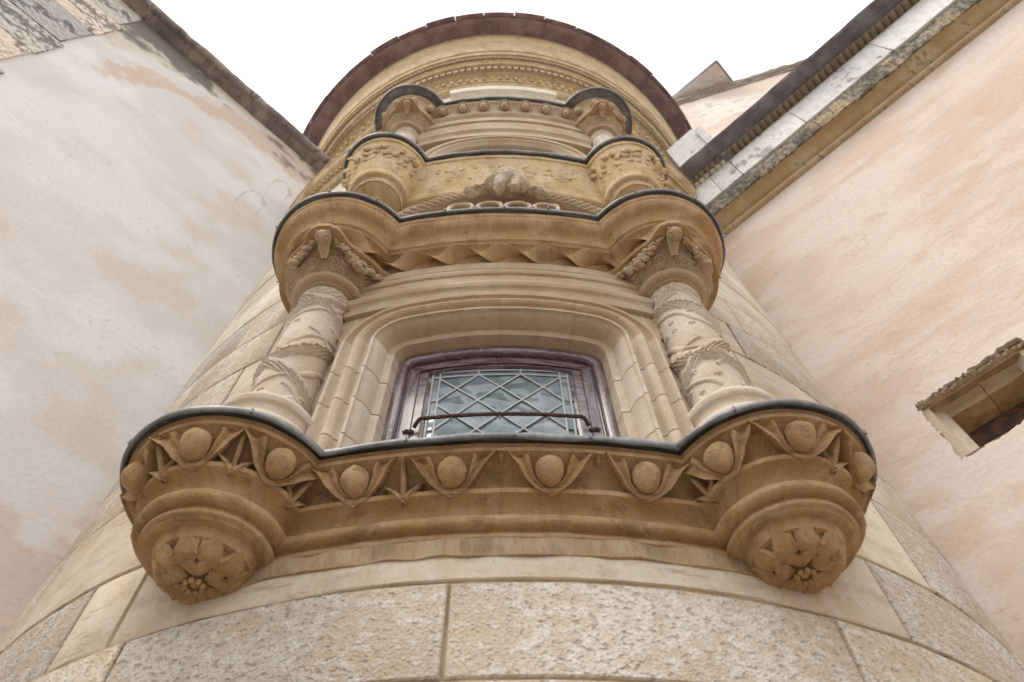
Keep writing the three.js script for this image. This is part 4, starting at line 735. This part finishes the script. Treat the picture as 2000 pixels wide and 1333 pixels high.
  const tFas = bake(1024, 512, (u, v) => { const a = fbm(u, v, 8, 4, 4, 251), b = fbm(u, v, 44, 22, 4, 255), l = sm(0.2, 0.75, a * 0.8 + b * 0.6); let c = mix3([0.68, 0.665, 0.65], [0.78, 0.775, 0.765], sm(-0.3, 0.3, b)); c = mix3(c, [0.2, 0.19, 0.2], 0.75 * l); return [...c, 0.5 + 0.2 * b]; }), mFas = [mat(tFas, 0.004), tint(mat(tFas, 0.004), 0.9, 0.89, 0.91)];
  const prof = curve([[-0.02, 4.578], [0.012, 4.58], { via: [0.036, 4.585], to: [0.034, 4.61] }, [0.022, 4.615], [0.024, 4.635], { via: [0.05, 4.645], to: [0.07, 4.668] }, { via: [0.09, 4.69], to: [0.125, 4.692] }], 5);
  const drip = curve([[0.115, 4.692], [0.135, 4.694], [0.142, 4.72], { via: [0.155, 4.79], to: [0.15, 4.846] }, [0.09, 4.855]], 4);
  const cor = part('wall_cornice', bar(WR, prof, -0.6, 6, 60, 0.5, 0.003), mCor, right, 'weathered stone cornice with dark lichen');
  let a = -0.6, k = 0; const cutsA = [0.98, 2.4, 3.9, 5.2, 6];
  for (const e of cutsA) { const g = bar(WR, drip, a + 0.004, e - 0.004, 60, 0.5, 0.012); part('drip_stone', g, mLic, cor); a = e; }
  a = -0.6; for (const e of [0.24, 0.42, 0.95, 1.62, 2.3, 3.2, 4.2, 6]) { part('fascia_stone', bar(WR, [[0.08, 4.846], [0.152, 4.848], [0.165, 4.854], [0.168, 5.2], [0.16, 5.21], [0.05, 5.212]], a + 0.003, e - 0.003, 12, 0.5, 0.002), mFas[k++ % 2], cor); a = e; }
  const mTooth = [tint(mCor, 0.8, 0.88, 1.0), tint(mCor, 0.68, 0.74, 0.84)];
  const roof = part('roof', bar(WR, [[0.1, 5.24], [0.2, 5.236], [0.27, 5.268], [0.325, 5.312], [0.337, 5.338], [0.325, 5.362], [-1.4, 6.25]], -0.6, 6, 80, 1.2, 0.01), tint(mSlab, 0.85, 1.15, 1.3), right, 'dark weathered roof edge');
  for (let i = 0; i < 78; i++) { const x = -0.3 + i * 0.051, gs = [], t = (u, h, o) => WR.P(x + u * 0.025, h, o); gs.push(grid(2, 1, (u, v) => { const w = [-1, 0, 1][Math.round(u * 2)], h = w === 0 ? 5.194 : 5.226; return [...t(w, h, v ? 0.232 + (w === 0 ? 0.02 : 0) : 0.16), u, v]; }), grid(2, 1, (u, v) => { const w = [-1, 0, 1][Math.round(u * 2)], h = v ? 5.235 : (w === 0 ? 5.194 : 5.226); return [...t(w, h, 0.232 + (w === 0 && !v ? 0.02 : 0)), u, v]; })); part('tile_tooth', crease(merge(gs), 20), mTooth[i % 2], roof); }
  // pale block with a lead spout at the tower end
  part('end_block', boxOn(WR, 0.12, 0.4, 5.2, 6.22, -0.3, 0.2), mFas[0], roof); part('lead_spout', boxOn(WR, 0.4, 0.46, 5.2, 6.05, -0.3, 0.235), mLead, roof);
}

/* ---- left: whitewashed plaster with peach showing through, stone quoins, rounded eave */
const left = thing('whitewashed_building', 'whitewashed plaster building on the left with a rounded dark eave', 'building');
const LA0 = -0.7, LAW = 4.4, LH0 = 0.3, LHH = 6.2;
const tLeft = bake(1536, 1536, (u, v) => {
  const a = LA0 + u * LAW, h = LH0 + v * LHH, sh = u - 0.08 * v;
  const big = fbm(sh, v, 4, 8, 4, 301), mid = fbm(sh, v, 15, 30, 4, 305), fine = fbm(u, v, 180, 240, 2, 309);
  let c = mix3([0.68, 0.635, 0.615], [0.745, 0.72, 0.715], sm(-0.4, 0.4, big + 0.4 * mid));
  // peach undercoat bared low on the wall and in a strip under the eave, with ragged edges
  const edge = 0.55 * big + 0.45 * mid + 0.15 * fbm(u, v, 50, 70, 2, 313);
  const low = sm(-0.1, 0.28, edge + 2.1 * (1.95 - h - 0.1 * a)), strip = sm(0.0, 0.12, edge * 0.35 + 0.24 - Math.abs(h - (5.9 - 0.72 * Math.pow(Math.max(0, a - 0.55), 1.5))) * 0.95) * sm(1.75, 1.5, a + 0.1 * mid);
  c = mix3(c, [0.60, 0.455, 0.355], 0.8 * Math.max(low * 0.8, strip)); c = mix3(c, [0.59, 0.50, 0.425], 0.45 * sm(0.05, 0.5, fbm(sh, v, 7, 12, 3, 317) * 0.8));
  const crown = sm(0.02, 0.2, edge * 0.4 + (h - (6.08 - 0.62 * Math.pow(Math.max(0, a - 0.6), 1.5))) * 1.3); c = mix3(c, [0.60, 0.54, 0.44], 0.8 * crown);
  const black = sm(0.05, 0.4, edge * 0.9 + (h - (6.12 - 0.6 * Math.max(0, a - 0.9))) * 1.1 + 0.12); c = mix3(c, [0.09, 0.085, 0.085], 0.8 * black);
  for (const [x0, y0, w, t] of [[0.24, 5.32, 0.075, 0.16], [0.33, 4.82, 0.08, 0.2]]) {      // outlines of two blocked arched openings
    const d = Math.hypot((a - x0) / w, Math.max(0, h - y0) / t) - 1; if (h > y0 - 0.25) c = mix3(c, [0.42, 0.31, 0.225], 0.4 * sm(0.16, 0.03, Math.abs(d) + 0.3 * mid) * sm(y0 - 0.25, y0, h)); }
  const speck = sm(0.52, 0.68, fbm(u, v, 100, 150, 2, 321)); c = mix3(c, [0.3, 0.23, 0.18], 0.14 * speck * sm(-0.1, 0.3, edge + low));
  return [...c.map((x) => x * (1 + 0.04 * fine)), 0.5 + 0.16 * mid + 0.14 * big + 0.05 * fine];
}, false);
{
  part('plaster_wall', plasterWall(WL, [[-0.6, -1.6], [8, -1.6], [8, 6.3], [-0.6, 6.3]], [], 0.02, LA0, LAW, LH0, LHH), mat(tLeft, 0.010), left);
  const tQ = bake(512, 512, (u, v) => { const a = fbm(u, v, 4, 4, 4, 331), b = fbm(u, v, 30, 30, 3, 335), l = sm(-0.05, 0.35, a * 0.9 + b * 0.4); let c = mix3([0.62, 0.59, 0.56], [0.5, 0.44, 0.36], sm(-0.3, 0.4, b)); c = mix3(c, [0.1, 0.1, 0.105], 0.8 * l); return [...c, 0.5 + 0.3 * b]; });
  const mQ = [mat(tQ, 0.006), tint(mat(tQ, 0.006), 0.8, 0.8, 0.85), tint(mat(tQ, 0.006), 1.25, 1.15, 1.05)];
  const hs = [3.4, 3.75, 4.13, 4.51, 4.86, 5.3, 5.72, 6.15], as = [1.83, 1.72, 1.80, 1.79, 1.83, 1.82, 1.86];
  for (let i = 0; i < 7; i++) part('quoin_stone', rough(flat(boxOn(WL, as[i], 3.4, hs[i] + 0.006, hs[i + 1] - 0.006, -0.1, 0.012 + rr(0, 0.006))), 0.004, 9), mQ[i % 3], left);
  const tE = bake(1024, 512, (u, v) => { const a = fbm(u, v, 8, 4, 4, 341), b = fbm(u, v, 40, 20, 4, 345); let c = mix3([0.2, 0.172, 0.178], [0.33, 0.285, 0.275], sm(-0.4, 0.4, a + 0.3 * b)); c = mix3(c, [0.09, 0.085, 0.09], 0.6 * sm(0.05, 0.5, b + 0.4 * a)); c = mix3(c, [0.42, 0.36, 0.29], 0.6 * sm(0.2, 0.6, fbm(u, v, 12, 6, 3, 349))); return [...c, 0.5 + 0.3 * b]; });
  const eave = part('eave', bar(WL, curve([[-0.02, 6.13], { via: [0.05, 6.135], to: [0.09, 6.165] }, { via: [0.135, 6.14], to: [0.15, 6.18] }, { via: [0.155, 6.25], to: [0.1, 6.27] }, [-1.6, 7.1]], 7), 0.1, 7, 140, 0.5, 0.012), mat(tE, 0.012), left, 'rounded dark cement eave');
  part('eave_end', rough(flat(grid(12, 8, (u, v) => { const an = u * Math.PI, r = 0.075 * (1 - v * 0.3); return [...WL.P(0.1 - 0.16 * v, 6.22 - r * Math.cos(an) * 0.9 + 0.02 * v, 0.02 + r * 1.5 * Math.sin(an)), u * 0.2, v * 0.2]; })), 0.004, 20), mat(tE, 0.01), eave);
}

/* ---- taller house behind the right building: plastered wall, weathered cornice, eave with a projecting corner */
{
  const bg = thing('plastered_house', 'tall pink house with a projecting roof corner behind the right roof', 'house');
  const tB = bake(512, 512, (u, v) => { const a = fbm(u, v, 4, 6, 4, 351), b = fbm(u, v, 20, 30, 3, 355); let c = mix3([0.64, 0.52, 0.43], [0.7, 0.65, 0.6], sm(-0.3, 0.3, a + 0.3 * b)); c = mix3(c, [0.2, 0.175, 0.16], 0.4 * sm(0.35, 0.65, b + 0.3 * a)); return [...c, 0.5 + 0.3 * b]; });
  const ox = 5.972, oz = -0.22, tx = 0.966, tz = 0.259, nx = -0.259, nz = 0.966;      // a point on the front, its run and its outward normal
  const H = { P: (a, h, o = 0) => [ox + tx * a + nx * o, h + EYE, oz + tz * a + nz * o] };
  const T = 18.5, mB = mat(tB, 0.02), slab = (pts, h0, h1) => { const g = new THREE.ExtrudeGeometry(new THREE.Shape(pts.map(([x, z]) => new THREE.Vector2(x, -z))), { depth: h1 - h0, bevelEnabled: false }); g.rotateX(-Math.PI / 2); g.translate(0, h0 + EYE, 0); return boxUV(g, 0.3); };
  part('house_wall', boxUV(boxOn(H, -2.5, 6, -EYE, T, -0.4, 0), 0.16), mB, bg);
  part('wall_cornice', boxUV(bar(H, curve([[-0.02, T - 0.3], [0.03, T - 0.28], { via: [0.05, T - 0.2], to: [0.1, T - 0.16] }, [0.12, T - 0.05], [0.1, T + 0.01], [-0.4, T + 0.06]], 3), -2.5, 6, 60, 1, 0.05), 0.3), tint(mB, 0.5, 0.48, 0.45), bg);
  part('eave_soffit', slab([[5.60, 0.36], [6.12, -0.2], [6.6, -2.4], [3.2, -1.55]], T + 0.07, T + 0.12), tint(mB, 1.15, 1.22, 1.3), bg);
  part('roof', slab([[5.623, 0.42], [6.19, -0.19], [6.7, -2.5], [3.1, -1.65]], T + 0.122, T + 0.3), mSlab, bg);
}

renderer.render(scene, camera);
